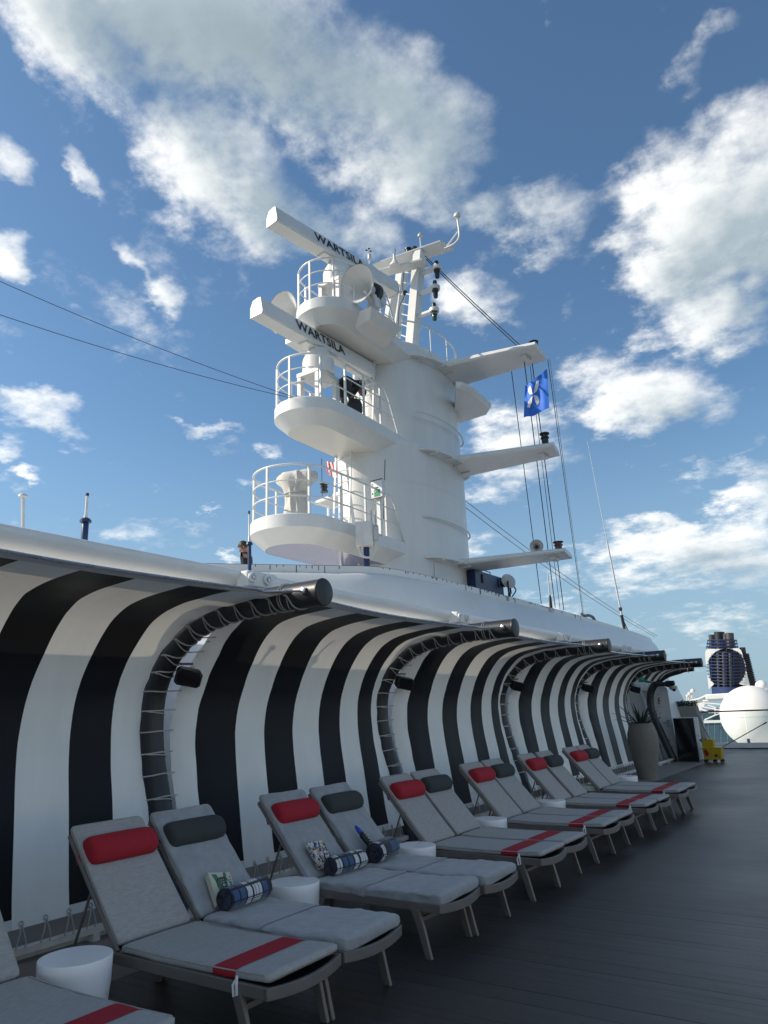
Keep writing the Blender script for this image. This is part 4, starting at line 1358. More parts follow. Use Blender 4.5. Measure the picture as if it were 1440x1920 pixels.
# tripod on top
TY = 14.6
def ty(px, py, dy=0.0): return on_y(px, py, TY + dy)
obj('top_post', MB().bar(ty(772, 652), ty(787, 474), .24, .30, (0, 1, 0)), M['white'], mast, bevel=.01)
obj('top_post', MB().bar(ty(740, 632, .5), ty(755, 500, .5), .22, .30, (0, 1, 0)), M['white'], mast, bevel=.01)
obj('top_post', MB().bar(ty(728, 610, -.2), ty(741, 530, -.2), .14, .30, (0, 1, 0)), M['white'], mast, bevel=.01)
pa, pb = ty(704, 502, -.4), ty(832, 461, .3)
obj('top_shelf', MB().plate([pa + Vector((0, -.16, 0)), pb + Vector((.02, -.22, 0)), pb + Vector((.14, .34, 0)), pa + Vector((0, .34, 0))], (0, 0, .05)), M['white'], mast, smooth=0, bevel=.008)
pc, pd = ty(716, 511, -.7), ty(796, 492, -.25)
obj('top_shelf', MB().plate([pc + Vector((0, -.12, 0)), pd + Vector((0, -.12, 0)), pd + Vector((0, .22, 0)), pc + Vector((0, .22, 0))], (0, 0, .06)), M['white'], mast, smooth=0, bevel=.008)
for k in range(7):
    q = k / 6
    a, b = ty(752 + 4 * q, 628 - 118 * q, .35), ty(772 + 12 * q, 636 - 122 * q, .1)
    obj('top_rung', MB().tube([a, b], .016, 6), M['white'], mast)
obj('top_foot', MB().lathe([(.0, 0), (.17, 0), (.17, .10), (.10, .16), (0, .16)], ty(768, 650) - Vector((0, 0, .08)), 14), M['white'], mast)
for k, (px, py) in enumerate(((819, 503), (816, 540), (814, 582))):
    e = ty(px, py); r0 = ty(776 + (540 - py) * .06, py + 15)
    obj('lantern_arm', MB().bar(r0, e, .12, .075, (0, 0, 1)).lathe([(0, -.05), (.13, -.05), (.13, .05), (0, .05)], e, 16), M['white'], mast, bevel=.006)
    if True:
        nl = thing('signal_lantern', ['dark signal lantern pair on the highest side bracket of the mast head', 'green glassed lantern pair on the middle side bracket of the mast head', 'green and black lantern pair on the lowest side bracket of the mast head'][k], 'lantern', e, 'signal lanterns at the mast head')
        g1, g2 = ((M['blackgloss'], M['black']), (M['greenglass'], M['blackgloss']), (M['black'], M['greenglass']))[k]
        obj('upper_lens', MB().lathe([(0, .05), (.075, .05), (.08, .07), (.055, .10), (.06, .17), (.05, .21), (0, .22)], e, 14), g1, nl, smooth=40)
        obj('lower_lens', MB().lathe([(0, -.30), (.05, -.29), (.065, -.22), (.06, -.14), (.085, -.11), (.085, -.05), (0, -.05)], e, 14), g2, nl, smooth=40)
        if k == 2:
            obj('guard', MB().tube([e + Vector((.09 * math.cos(a), .09 * math.sin(a), -.12)) for a in [j * .63 for j in range(10)]], .008, 5, closed=True), M['steel'], nl)

# small instruments on the mast head
ia = thing('whip_bracket_antenna', 'white dome antenna on a bent pipe at the mast head tip', 'antenna', ty(838, 463))
obj('bent_pipe', MB().tube(crom([ty(834, 466), ty(852, 457), ty(860, 447), ty(861, 435), ty(858, 412)], 18), .028, 8), M['white'], ia, smooth=60)
obj('brace', MB().tube([ty(838, 462), ty(859, 434)], .022, 8), M['white'], ia)
obj('dome', MB().lathe([(.03, -.09), (.05, -.05), (.085, -.03), (.09, .03), (.07, .07), (0, .09)], ty(857, 405), 14), M['whip'], ia, smooth=50)
an = thing('anemometer', 'small dark cup anemometer standing above the upper radar bar', 'anemometer', ty(693, 500, -.6))
obj('stem', MB().tube([ty(693, 508, -.6), ty(693, 484, -.6)], .02, 6).tube([ty(690, 487, -.6), ty(691, 470, -.6)], .014, 6), M['whip'], an)
obj('housing', MB().lathe([(0, -.1), (.05, -.08), (.05, .06), (0, .08)], ty(693, 481, -.6), 10), M['grey'], an)
for px, py in ((687, 469), (692, 466), (695, 471)):
    obj('cup', MB().lathe([(0, -.03), (.035, 0), (.0, .03)], ty(px, py, -.6), 8).tube([ty(px, py, -.6), ty(691, 471, -.6)], .008, 5), M['black'], an)
ga = thing('gps_antenna', 'small white mushroom antenna on the upper mast head shelf', 'antenna', ty(789, 455))
obj('stem', MB().tube([ty(789, 465), ty(788, 446)], .018, 6), M['whip'], ga)
obj('dome', MB().lathe([(0, -.04), (.07, -.03), (.075, .02), (.04, .07), (0, .08)], ty(788, 442), 12), M['grey'], ga)
gb = thing('bell_antenna', 'white bell shaped antenna on the lower mast head shelf', 'antenna', ty(741, 498, -.7))
obj('bell', MB().lathe([(.14, 0), (.13, .05), (.07, .14), (.04, .22), (.03, .36), (0, .38)], ty(740, 499, -.7), 16), M['white'], gb)
obj('spike', MB().tube([ty(740, 482, -.7), ty(741, 467, -.7)], .012, 5), M['black'], gb)
gc = thing('round_lantern', 'small black topped round lantern on the mast head', 'lantern', ty(766, 475))
obj('lens', MB().lathe([(.08, 0), (.08, .12), (.10, .12), (.10, .16), (.05, .19), (0, .19)], ty(766, 476), 14), M['black'], gc)
obj('foot', MB().lathe([(.0, -.06), (.10, -.06), (.10, 0), (0, 0)], ty(766, 476), 14), M['white'], gc)
ge = thing('signal_lamp', 'small dark capped lamp between the mushroom antenna and the round lantern', 'lamp', ty(777, 470))
obj('lens', MB().lathe([(.06, 0), (.06, .08), (.075, .09), (.06, .13), (0, .15)], ty(778, 471), 12), M['blackgloss'], ge)
obj('foot', MB().lathe([(0, -.05), (.07, -.05), (.07, 0), (0, 0)], ty(778, 471), 12), M['white'], ge)
gd = thing('small_camera', 'small grey camera behind the mast head posts', 'camera', ty(758, 550, .3))
obj('body', MB().lathe([(0, -.07), (.06, -.05), (.06, .06), (0, .08)], ty(759, 549, .3), 10, (.6, -.6, -.3)), M['black'], gd)
obj('bracket', MB().tube([ty(752, 553, .4), ty(759, 549, .3)], .02, 6), M['white'], gd)
cb = thing('hanging_cable', 'thin black cable running down the mast head post', 'cable', ty(750, 640, .2))
obj('cable', MB().tube(crom([ty(757, 510, .3), ty(755, 540, .3), ty(758, 555, .3), ty(749, 575, .3), ty(747, 600, .3), ty(745, 628, .3)], 20), .012, 5), M['wire'], cb)

# ------------------------------------------------------------------ radars
def radar(c, e0, e1, base_z, lab, zlift):
    """scanner bar from e0 to e1 on a turning pedestal"""
    t = thing('radar_scanner', lab, 'radar', (c[0], c[1], base_z), 'radar scanners on the mast platforms')
    e0, e1 = Vector(e0), Vector(e1); d = (e1 - e0).normalized(); s = d.cross(Vector((0, 0, 1))).normalized()
    # section: tall outer face leaning, flat underside, stepped back
    up = Vector((0, 0, 1))
    sec = [(.17, -.19), (.195, -.13), (.13, .20), (.06, .22), (-.10, .19), (-.17, .04), (-.17, -.19)]
    rings = [[p + s * a + up * b for a, b in sec] for p in (e0, e0.lerp(e1, .5), e1)]
    bar = obj('scanner_bar', MB().loft(rings), M['white'], t, bevel=.012, smooth=30)
    for e_, q in ((e0, -1), (e1, 1)):
        obj('end_cap', MB().loft([[e_ + d * q * .004 + s * a * 1.03 + up * (b * 1.03) for a, b in sec], [e_ + d * q * .03 + s * a * 1.0 + up * b for a, b in sec]]), M['white_dirty'], bar, smooth=0)
    mid = e0.lerp(e1, .5)
    fn = (s * .29 + up * .06).normalized(); fu = fn.cross(d); fu = fu if fu.z > 0 else -fu
    rt = d
    if rt.cross(fu).dot(s) < 0: rt = -rt
    o = mid + s * .166 + up * .012
    obj('lettering', text_mb('WARTSILA', o - rt * .08, rt, fu, .335, .012, bold=.006), M['ink'], bar, smooth=0)
    obj('keel', MB().bar(e0.lerp(e1, .36) - up * .205, e0.lerp(e1, .64) - up * .205, .26, .07), M['white'], bar, bevel=.01)
    cz = mid - up * .22
    H_ = cz.z - base_z
    obj('gearbox', MB().lathe([(.24, 0), (.25, -.05), (.34, -.22), (.36, -.30), (.36, -.62), (.0, -.62)], (cz.x, cz.y, cz.z), 24), M['white'], t, smooth=40)
    obj('turning_head', MB().lathe([(.19, .04), (.21, -.02), (.21, -.05)], (cz.x, cz.y, cz.z), 20), M['black'], t)
    top = cz.z - .62
    obj('stand_top', MB().box((cz.x, cz.y, top - .05), (.62, .78, .10)), M['white'], t, bevel=.01)
    for sx in (-.25, .25):
        for sy in (-.31, .31):
            obj('leg', MB().box((cz.x + sx, cz.y + sy, (top - .1 + base_z) / 2 - .02), (.10, .14, top - .1 - base_z + .04)), M['white'], t, bevel=.006)
    obj('motor', MB().lathe([(0, 0), (.07, 0), (.07, -.16), (.03, -.2), (0, -.2)], (cz.x + .1, cz.y - .12, top - .1), 12), M['black'], t)
    return t


u0, u1 = on_z(511, 408, 12.2), on_z(737, 543, 12.2)
radar(u0.lerp(u1, .5), u0, u1, 10.56, 'upper radar scanner bar above the two ship horns', 0)
l0, l1 = on_z(482, 578, 9.82), on_z(692, 697, 9.82)
radar(l0.lerp(l1, .5), l0, l1, 8.0, 'lower radar scanner bar on the middle mast platform', 0)

# ------------------------------------------------------------------ ship horns
def horn(c, axis, R0, lab, shelf):
    c, a = Vector(c), Vector(axis).normalized()
    t = thing('ship_horn', lab, 'ship horn', tuple(c), 'big white ship horns on the mast')
    pr = [(R0 * 1.0, .0), (R0 * 1.015, .012), (R0 * 1.0, .025), (R0 * .93, -.06 + .12), (R0 * .72, .16), (R0 * .48, .30), (R0 * .33, .46), (R0 * .27, .60)]
    outer = [(r, -h) for r, h in pr]
    inner = [(R0 * .985, -.004), (R0 * .90, -.07), (R0 * .69, -.165), (R0 * .45, -.30), (R0 * .30, -.44), (0, -.5)]
    obj('bell', MB().lathe(outer, c, 40, a, cap=False).lathe(inner[::1], c, 40, a, cap=False), M['white'], t, smooth=60)
    k = c - a * .66
    obj('diaphragm_chamber', MB().lathe([(0, .08), (.13, .07), (.21, .02), (.21, -.14), (.14, -.20), (0, -.22)], k, 18, a), M['black'], t, smooth=35)
    obj('drive_unit', MB().lathe([(0, -.2), (.12, -.2), (.12, -.38), (.08, -.42), (0, -.42)], k, 14, a), M['white_dirty'], t, smooth=35)
    obj('valve', MB().box(k - a * .30 + Vector((0, 0, -.18)), (.18, .22, .16)), M['white_dirty'], t, bevel=.01)
    obj('cradle', MB().bar(k + Vector((0, 0, -.12)), k + Vector((0, .05, shelf)), .22, .22).bar(c - a * .3 + Vector((0, 0, -.08)), k + Vector((0, 0, shelf + .02)), .08, .05), M['white'], t, bevel=.008)
    return t


horn(on_x(669, 532, -8.05), (.02, -.97, -.20), .44, 'ship horn mouth beside the upper platform, facing forward in shade', -.42)
horn(on_x(528, 586, -10.55), (-.10, -.97, -.16), .52, 'ship horn partly hidden behind the lower radar bar', -.5)
bx_ = MB()
hp = on_x(669, 532, -8.05)
sh = [hp + Vector(v) for v in ((-.35, .25, -.52), (.20, .25, -.52), (.26, 1.45, -.52), (-.6, 1.75, -.52))]
sl = [hp + Vector(v) for v in ((-.35, .40, -.80), (.05, .40, -.72), (.12, 1.35, -.72), (-.6, 1.75, -.80))]
obj('horn_shelf', MB().loft([[tuple(p) for p in sl], [tuple(p) for p in sh]]), M['white'], mast, bevel=.01, smooth=0, fix=True)
hq = on_x(528, 586, -10.55)
obj('horn_shelf', MB().box(hq + Vector((.35, .75, -.62)), (1.0, .9, .14)), M['white'], mast, bevel=.01)

# ------------------------------------------------------------------ things on the lowest platform
cz = Vector((-9.12, 10.55, 5.36))
t = thing('covered_searchlight', 'deck light wrapped in a pale cloth cover on the lowest platform', 'covered light', tuple(cz))
rings = []
for k in range(22):
    u = k / 21; h = 1.16 * u
    if u < .70: rx, ry = .23 + .03 * math.sin(u * 9), .22
    else:
        q = (u - .70) / .30; rx = .24 + .17 * min(1, q * 3); ry = .22 + .05 * min(1, q * 2)
        if q > .66: s_ = math.sqrt(max(0, 1 - ((q - .66) / .34) ** 2)); rx *= .25 + .75 * s_; ry *= .2 + .8 * s_
    rg = []
    for j in range(36):
        a = 2 * math.pi * j / 36
        n_ = 1 + .16 * mnoise.noise((math.cos(a) * 2.2, math.sin(a) * 2.2, h * 3.2)) + .06 * math.sin(a * 9 + 5 * h)
        n_ *= 1 + (.16 if u > .62 else .05) * math.sin(a * 3 + 1.3) + .05 * math.sin(a * 13 + h * 2)
        rg.append((cz.x + rx * n_ * math.cos(a), cz.y + ry * n_ * math.sin(a), cz.z + h))
    rings.append(rg)
obj('cover', MB().loft(rings), M['cloth'], t, smooth=60)
obj('tie_rope', MB().tube([(cz.x + .235 * math.cos(a), cz.y + .235 * math.sin(a), cz.z + .66) for a in [j * .39 for j in range(16)]], .012, 5, closed=True), M['cord'], t)

sg = thing('sign_box', 'white call box with a green pictogram on a post by the ladder', 'sign', (-8.62, 12.3, 5.36))
c = on_y(709, 918, 12.3)
obj('box', MB().box(c, (.30, .12, .40)), M['offwhite'], sg, bevel=.01)
obj('rim', MB().box(c + Vector((0, -.061, .205)), (.32, .02, .015)).box(c + Vector((0, -.061, -.205)), (.32, .02, .015)), M['black'], sg, smooth=0)
obj('green_pictogram', MB().box(c + Vector((.01, -.064, -.09)), (.15, .006, .15)), M['green'], sg, smooth=0)
obj('phone_symbol', MB().tube([c + Vector((.01 + .045 * math.cos(a), -.069, -.09 + .045 * math.sin(a))) for a in [1.0 + j * .22 for j in range(11)]], .010, 6), M['flagwhite'], sg)
obj('latch', MB().box(c + Vector((.0, -.064, .03)), (.09, .01, .02)).box(c + Vector((-.11, -.064, .12)), (.02, .01, .02)).box(c + Vector((-.11, -.064, -.09)), (.02, .01, .03)), M['ink'], sg, smooth=0)
obj('post', MB().box((c.x, c.y + .02, (c.z - .2 + 5.36) / 2), (.09, .07, c.z - .2 - 5.36)), M['white'], sg, smooth=0)

# electric cabinet on a navy post standing on the roof
kb = on_x(688, 1062, -7.95); kc = on_x(684, 1003, -7.95)
t = thing('cabinet_on_post', 'grey white electric cabinet on a navy post beside the mast foot', 'cabinet', (kb.x, kb.y, 3.3))
R45 = Matrix.Rotation(R_(30), 3, 'Z')
obj('cabinet', MB().box(kc, (.34, .26, .50), R45), M['white_dirty'], t, bevel=.012)
obj('door_line', MB().box(kc + R45 @ Vector((-.0, -.132, 0)), (.29, .008, .45), R45), M['white_dirty'], t, bevel=.004)
obj('round_box', MB().loft([[kc + R45 @ Vector((.175 + dx, -.02 + .09 * math.cos(a) * s_, .02 + .17 * (math.copysign(abs(math.sin(a)) ** .6, math.sin(a))) * s_)) for a in [j * math.pi / 12 for j in range(24)]] for dx, s_ in ((0, .95), (.02, 1), (.08, 1), (.10, .9))]), M['grey'], t, smooth=40)
for x_ in (-.02, .12):
    obj('stub_antenna', MB().tube([kc + R45 @ Vector((.15 + x_ * .5, .05 + x_, .1)), kc + R45 @ Vector((.15 + x_ * .5, .05 + x_, .52))], .016, 6), M['grey'], t)
obj('loop_cable', MB().tube(crom([kc + R45 @ Vector(v) for v in ((-.1, -.05, -.25), (-.1, -.07, -.36), (0, -.09, -.47), (.14, -.07, -.46), (.21, -.05, -.36), (.21, -.03, -.1))], 22), .022, 8), M['whip'], t, smooth=60)
obj('post', MB().tube([(kb.x, kb.y, 3.3), (kb.x, kb.y, kc.z - .2)], .06, 12), M['blue'], t)

# ------------------------------------------------------------------ antennas on the roof edge
def stub(px, py0, py1, X, lab, zb, rb=.042):
    a, b = on_x(px[0], py0, X), on_x(px[1], py1, X)
    t = thing('stub_antenna', lab, 'antenna', (b.x, b.y, zb), 'short antennas along the roof edge')
    q = lambda u: b.lerp(a, u)
    b0 = Vector((b.x, b.y, zb))
    obj('navy_base', MB().tube([b0, q(.0), q(.34), q(.37)], [rb, rb, rb, rb * .8], 12), M['blue'], t, smooth=40)
    obj('collar', MB().lathe([(0, 0), (rb * 1.7, 0), (rb * 1.7, .025), (rb * 1.2, .05), (0, .05)], q(.37), 14), M['blue'], t)
    obj('rod', MB().tube([q(.40), q(.52), q(.53), q(.94)], [rb * .7, rb * .6, rb * .42, rb * .42], 10), M['whip'], t, smooth=40)
    obj('tip', MB().tube([q(.94), q(1.0)], rb * .5, 10), M['black'], t)


stub((164, 158), 925, 1012, -8.0, 'short white antenna on a navy base near the picture edge', 2.95)
stub((467, 468), 958, 1060, -8.35, 'short white antenna on a navy base in front of the man on the roof', 3.3, .032)
a, b = on_x(43, 930, -8.0), on_x(43, 990, -8.0)
t = thing('mushroom_antenna', 'thin stained pole with a small mushroom cap at the picture edge', 'antenna', (b.x, b.y, 2.95))
obj('pole', MB().tube([(b.x, b.y, 2.95), b, a], .020, 8), M['white_dirty'], t)
obj('cap', MB().lathe([(.014, -.025), (.052, -.008), (.048, .01), (.024, .03), (0, .036)], a, 14), M['white_dirty'], t, smooth=50)

# whip antenna and short spike on the roof
b, a = on_x(1172, 1186, -7.6), on_x(1101, 826, -7.6)
t = thing('whip_antenna', 'tall thin white whip antenna leaning over the after roof', 'antenna', (b.x, b.y, 3.9))
obj('lower_rod', MB().tube([b, b.lerp(a, .12), b.lerp(a, .13), b.lerp(a, .47)], [.04, .04, .034, .028], 8), M['whip'], t)
obj('upper_rod', MB().tube([b.lerp(a, .47), a], [.016, .008], 6), M['whip'], t)
obj('foot', MB().tube([(b.x, b.y, 3.9), b, b.lerp(a, .09)], .055, 8).tube([b + Vector((.1, .25, -.1)), b.lerp(a, .08)], .02, 6), M['black'], t)
obj('clamp', MB().lathe([(0, -.06), (.06, -.06), (.06, .06), (0, .06)], b.lerp(a, .12), 10), M['black'], t)
b, a = on_x(1033, 1138, -7.6), on_x(1027, 1076, -7.6)
t = thing('spike_antenna', 'short grey spike antenna on a black foot between the halyards', 'antenna', (b.x, b.y, 4.0))
obj('spike', MB().tube([b.lerp(a, .3), a], [.022, .014], 6), M['grey'], t)
obj('foot', MB().tube([(b.x, b.y, 4.0), b, b.lerp(a, .25), b.lerp(a, .35)], [.05, .05, .045, .03], 8), M['black'], t)
pts = [on_x(px, py, -7.55) for px, py in ((1091, 1151), (1096, 1155), (1104, 1154), (1112, 1158), (1116, 1165))]
t = thing('black_pipe', 'bent black rubber pipe lying on the roof edge by the flag halyard', 'pipe', tuple(pts[-1]))
obj('pipe', MB().tube(crom(pts, 16), .05, 8), M['black'], t, smooth=60)

# navy box and floodlight behind the roof edge
c = on_x(914, 1096, -7.9)
t = thing('navy_locker', 'navy blue locker with a lifting handle standing on the roof', 'locker', (c.x, c.y, 3.3))
A0, A1 = on_x(893, 1110, -7.9), on_x(945, 1110, -7.9)
wdt = (A1.y - A0.y)
obj('box', MB().box((-8.25, (A0.y + A1.y) / 2, (c.z + .30 + 3.3) / 2), (.7, wdt, c.z + .30 - 3.3)), M['blue'], t, bevel=.012)
obj('handle', MB().tube([(-8.0, A0.y + .36 * wdt, c.z + .29), (-8.0, A0.y + .36 * wdt, c.z + .39), (-8.0, A0.y + .66 * wdt, c.z + .39), (-8.0, A0.y + .66 * wdt, c.z + .29)], .014, 6), M['blue'], t)
for q in (.25, .82):
    obj('latch', MB().box((-7.885, A0.y + q * wdt, c.z + .12), (.03, .10, .22)), M['black'], t, bevel=.004)
c = on_x(953, 1090, -7.75)
t = thing('floodlight', 'round silver floodlight beside the navy locker', 'floodlight', (c.x, c.y, 3.9))
obj('bowl', MB().lathe([(.0, -.24), (.09, -.22), (.17, -.10), (.20, 0.0)], c, 24, (.75, -.55, .25), cap=False), M['steel'], t, smooth=50)
obj('front_glass', MB().lathe([(.20, 0), (.21, .015), (.19, .03), (.10, .055), (0, .06)], c, 24, (.75, -.55, .25)), M['floodglass'], t, smooth=50)
obj('yoke', MB().tube([c + Vector((.05, -.15, -.02)), c + Vector((.05, -.14, -.30)), c + Vector((-.02, .16, -.30)), c + Vector((-.05, .17, -.02))], .025, 6).tube([c + Vector((.0, 0, -.3)), c + Vector((0, 0, -.62))], .04, 8), M['black'], t)
obj('cable', MB().tube(crom([c + Vector(v) for v in ((.1, .05, -.12), (.13, .12, -.2), (.1, .2, -.26), (.03, .1, -.4))], 12), .018, 6), M['black'], t)

# ------------------------------------------------------------------ lights and loudhailer on the yard arms
def deck_lantern(px, py, y, lab, h=.26, lens='blackgloss'):
    c = on_y(px, py, y)
    t = thing('navigation_light', lab, 'navigation light', tuple(c), 'navigation lights on the yard arms')
    obj('foot', MB().lathe([(0, 0), (.11, 0), (.11, .04), (.085, .06), (0, .06)], c, 14), M['black'], t)
    obj('lens', MB().lathe([(.085, .06), (.085, h * .55), (.11, h * .58), (.11, h * .66), (.085, h * .7), (.085, h * .9)], c, 14, cap=False), M[lens], t)
    obj('cap', MB().lathe([(0, h * .9), (.12, h * .9), (.125, h), (.05, h * 1.06), (0, h * 1.06)], c, 14), M['black'], t)


deck_lantern(1023, 836, 16.1, 'dark navigation light on the middle yard arm', .33)
deck_lantern(1048, 1033, 16.0, 'dark red navigation light on the lowest yard arm', .22, 'redglass')
deck_lantern(1001, 648, 15.9, 'flat black light on top of the highest yard arm', .10)
deck_lantern(608, 923, 15.6, 'brown dark navigation light seen through the lowest platform rails', .26)
c = on_y(1006, 1024, 15.7)
t = thing('loudhailer', 'round beige loudhailer horn on the lowest yard arm', 'loudhailer', tuple(c))
ax_ = Vector((.35, -.92, -.05)).normalized()
obj('horn', MB().lathe([(.155, 0), (.16, -.01), (.145, -.03), (.09, -.14), (.05, -.26), (.05, -.34), (0, -.34)], c, 24, ax_, cap=False).lathe([(.15, -.005), (.08, -.10), (.045, -.18), (0, -.18)], c, 24, ax_, cap=False), M['cloth'], t, smooth=50)
obj('throat', MB().lathe([(0, -.06), (.035, -.08), (.04, -.12)], c, 14, ax_), M['black'], t)
obj('bracket', MB().tube([c + Vector((-.02, .2, 0)), c + Vector((.05, .22, -.17)), c + Vector((.34, .25, -.17))], .018, 6), M['white_dirty'], t)
obj('junction_box', MB().box(c + Vector((.40, .25, -.12)), (.10, .08, .10)), M['grey'], t, bevel=.006)

# ------------------------------------------------------------------ flags, halyards and stays
def wire(name, lab, cat, a, b, r, sag=0.0, mt='wire', group=None):
    t = thing(name, lab, cat, tuple(a if a.z < b.z else b), group)
    pts = [a.lerp(b, k / 16) - Vector((0, 0, sag * 4 * (k / 16) * (1 - k / 16))) for k in range(17)]
    obj('line', MB().tube(pts, r, 5), M[mt], t, smooth=60)
    return t


HG = 'halyards hanging from the yard arms to the roof'
for (p0, p1, r, lab) in (((959, 696), (1015, 1132), .011, 'dark halyard closest to the mast, running from the high yard arm to the roof'),
                         ((981, 662), (1041, 1139), .013, 'dark halyard just inboard of the flag'),
                         ((994, 686), (1050, 1142), .008, 'thin halyard behind the middle of the flag'),
                         ((998, 682), (1057, 1143), .013, 'thick dark halyard passing behind the flag emblem')):
    wire('halyard', lab, 'halyard', on_y(*p0, 15.9), on_x(*p1, -7.4), r, group=HG)
FH0, FH1 = on_y(1027, 674, 16.0), on_x(1093, 1152, -7.45)
wire('halyard', 'pale flag halyard outboard, from the arm tip to the black pipe', 'halyard', FH0 + Vector((.05, 0, 0)), FH1 + Vector((.03, 0, 0)), .008, mt='cord', group=HG)
wire('halyard', 'dark halyard that carries the blue flag', 'halyard', FH0, FH1, .009, group=HG)

WG = 'wire stays and antenna wires'
e = on_z(549, 744, 8.05)
wire('antenna_wire', 'upper of two dark wires crossing the sky to the middle platform', 'wire', on_y(-160, 455, 4.0), e, .006, .12, group=WG)
wire('antenna_wire', 'lower of two dark wires crossing the sky to the middle platform', 'wire', on_y(-160, 535, 4.0), e - Vector((.03, 0, .02)), .006, .12, group=WG)
wire('antenna_wire', 'upper of the twin wires from the mast head to the high yard arm', 'wire', on_y(797, 480, 14.6), on_y(978, 650, 15.6), .013, .03, group=WG)
wire('antenna_wire', 'lower of the twin wires from the mast head to the high yard arm', 'wire', on_y(799, 486, 14.6), on_y(973, 652, 15.6), .013, .03, group=WG)
wire('antenna_wire', 'upper of two faint wires running aft from the mast', 'wire', on_y(869, 936, 17.0), on_y(1232, 1192, 34), .010, .2, 'lframe', group=WG)
wire('antenna_wire', 'lower of two faint wires running aft from the mast', 'wire', on_y(871, 950, 17.0), on_y(1228, 1194, 34), .010, .2, 'lframe', group=WG)
wire('antenna_wire', 'thin pole wire standing along the mast beside the green sign', 'wire', on_y(722, 862, 12.7), on_y(719, 975, 12.7), .010, group=WG)
wire('antenna_wire', 'thin dark line behind the lowest platform rails', 'wire', on_y(603, 860, 15.0), on_y(604, 930, 15.0), .010, group=WG)
wire('antenna_wire', 'thin upright wire off the after edge of the mast', 'wire', on_y(873, 1005, 17.4), on_y(874, 1095, 17.4), .009, group=WG)


def flag_surface(tl, tr, bl, br, amp, ph):
    tl, tr, bl, br = Vector(tl), Vector(tr), Vector(bl), Vector(br)
    n = (tr - tl).cross(bl - tl).normalized()
    def f(u, v):
        p = tl.lerp(tr, u).lerp(bl.lerp(br, u), v)
        w = (1 - u) ** .8
        return p + n * amp * w * (math.sin(u * 9 + v * 3.2 + ph) + .5 * math.sin(u * 17 - v * 5 + ph)) + Vector((0, 0, -.06 * w * math.sin(math.pi * u)))
    return f, n


FY = 15.85
tlp, trp, blp, brp = on_y(984, 722, FY - .1), on_y(1026, 691, FY), on_y(982, 783, FY - .05), on_y(1030, 765, FY)
ff, fnrm = flag_surface(tlp, trp, blp, brp, .045, .6)
if fnrm.dot(Vector((0, -1, -.3))) < 0: fnrm = -fnrm
t = thing('ship_flag', 'blue house flag with a white cross of petals flying under the high yard arm', 'flag', tuple(brp))
obj('field', MB().grid(ff, 26, 20), M['flagblue'], t, smooth=180)


def on_flag(x, y, lift=.012):
    p = ff(x, y); return p + fnrm * lift


def fpatch(poly):
    return MB().add([on_flag(x, y) for x, y in poly], [tuple(range(len(poly)))])


cxf, cyf = .38, .43
for sx, sy, top in ((-1, -1, 1), (1, -1, 1), (-1, 1, 1), (1, 1, 1)):
    poly = [(x * 1.0, y) for x, y in ((cxf + dx_ * 1.4, cyf + dy_ * 1.25) for dx_, dy_ in ((sx * .015, sy * .015), (sx * .10, sy * .05), (sx * .16, sy * .14), (sx * .17, sy * .24), (sx * .10, sy * .26), (sx * .05, sy * .16)))]
    poly0 = [(cxf + sx * .015, cyf + sy * .015), (cxf + sx * .10, cyf + sy * .05), (cxf + sx * .16, cyf + sy * .14), (cxf + sx * .17, cyf + sy * .24), (cxf + sx * .10, cyf + sy * .26), (cxf + sx * .05, cyf + sy * .16)]
    obj('white_petal', fpatch(poly), M['flagwhite'], t, smooth=0)
mb = MB()
tm = text_mb('Celebrity', (0, 0, 0), (1, 0, 0), (0, 1, 0), .12, 0)
mb.add([on_flag(.42 + p[0] * .95, .76 - p[1] * .75, .010) for p in tm.v], tm.f)
obj('name_lettering', mb, mat('flag_print', (.08, .16, .5), .7), t, smooth=0)

tl, tr, bl, br = on_y(612, 862, 17.0), on_y(634, 866, 17.0), on_y(612, 890, 17.0), on_y(633, 897, 17.0)
f2, n2 = flag_surface(tl, tr, bl, br, .03, 1.1)
t = thing('striped_flag', 'small red and white striped flag hanging below the middle platform', 'flag', tuple(bl))
for k in range(7):
    s_ = lambda u, v, k=k: f2((k + u) / 7, v) + Vector(((.5 - v) * -.12, 0, 0))
    obj('red_stripe' if k % 2 == 0 else 'white_stripe', MB().grid(s_, 2, 8), M['flagred' if k % 2 == 0 else 'flagwhite'], t, smooth=180)

# ------------------------------------------------------------------ people
def skin_mesh(name, verts, edges, radii, mt, parent, sub=2, root=0):
    me = bpy.data.meshes.new(name)
    org = ORG[parent.name]
    me.from_pydata([tuple(Vector(v) - org) for v in verts], edges, [])
    o = bpy.data.objects.new(name, me); COL.objects.link(o); o.parent = parent
    ORG[o.name] = org
    s = o.modifiers.new('skin', 'SKIN'); s.use_smooth_shade = True
    sv = me.skin_vertices[0].data
    for i, r in enumerate(radii):
        sv[i].radius = r if isinstance(r, tuple) else (r, r)
        sv[i].use_root = (i == root)
    m_ = o.modifiers.new('sub', 'SUBSURF'); m_.levels = m_.render_levels = sub
    me.materials.append(mt)
    return o


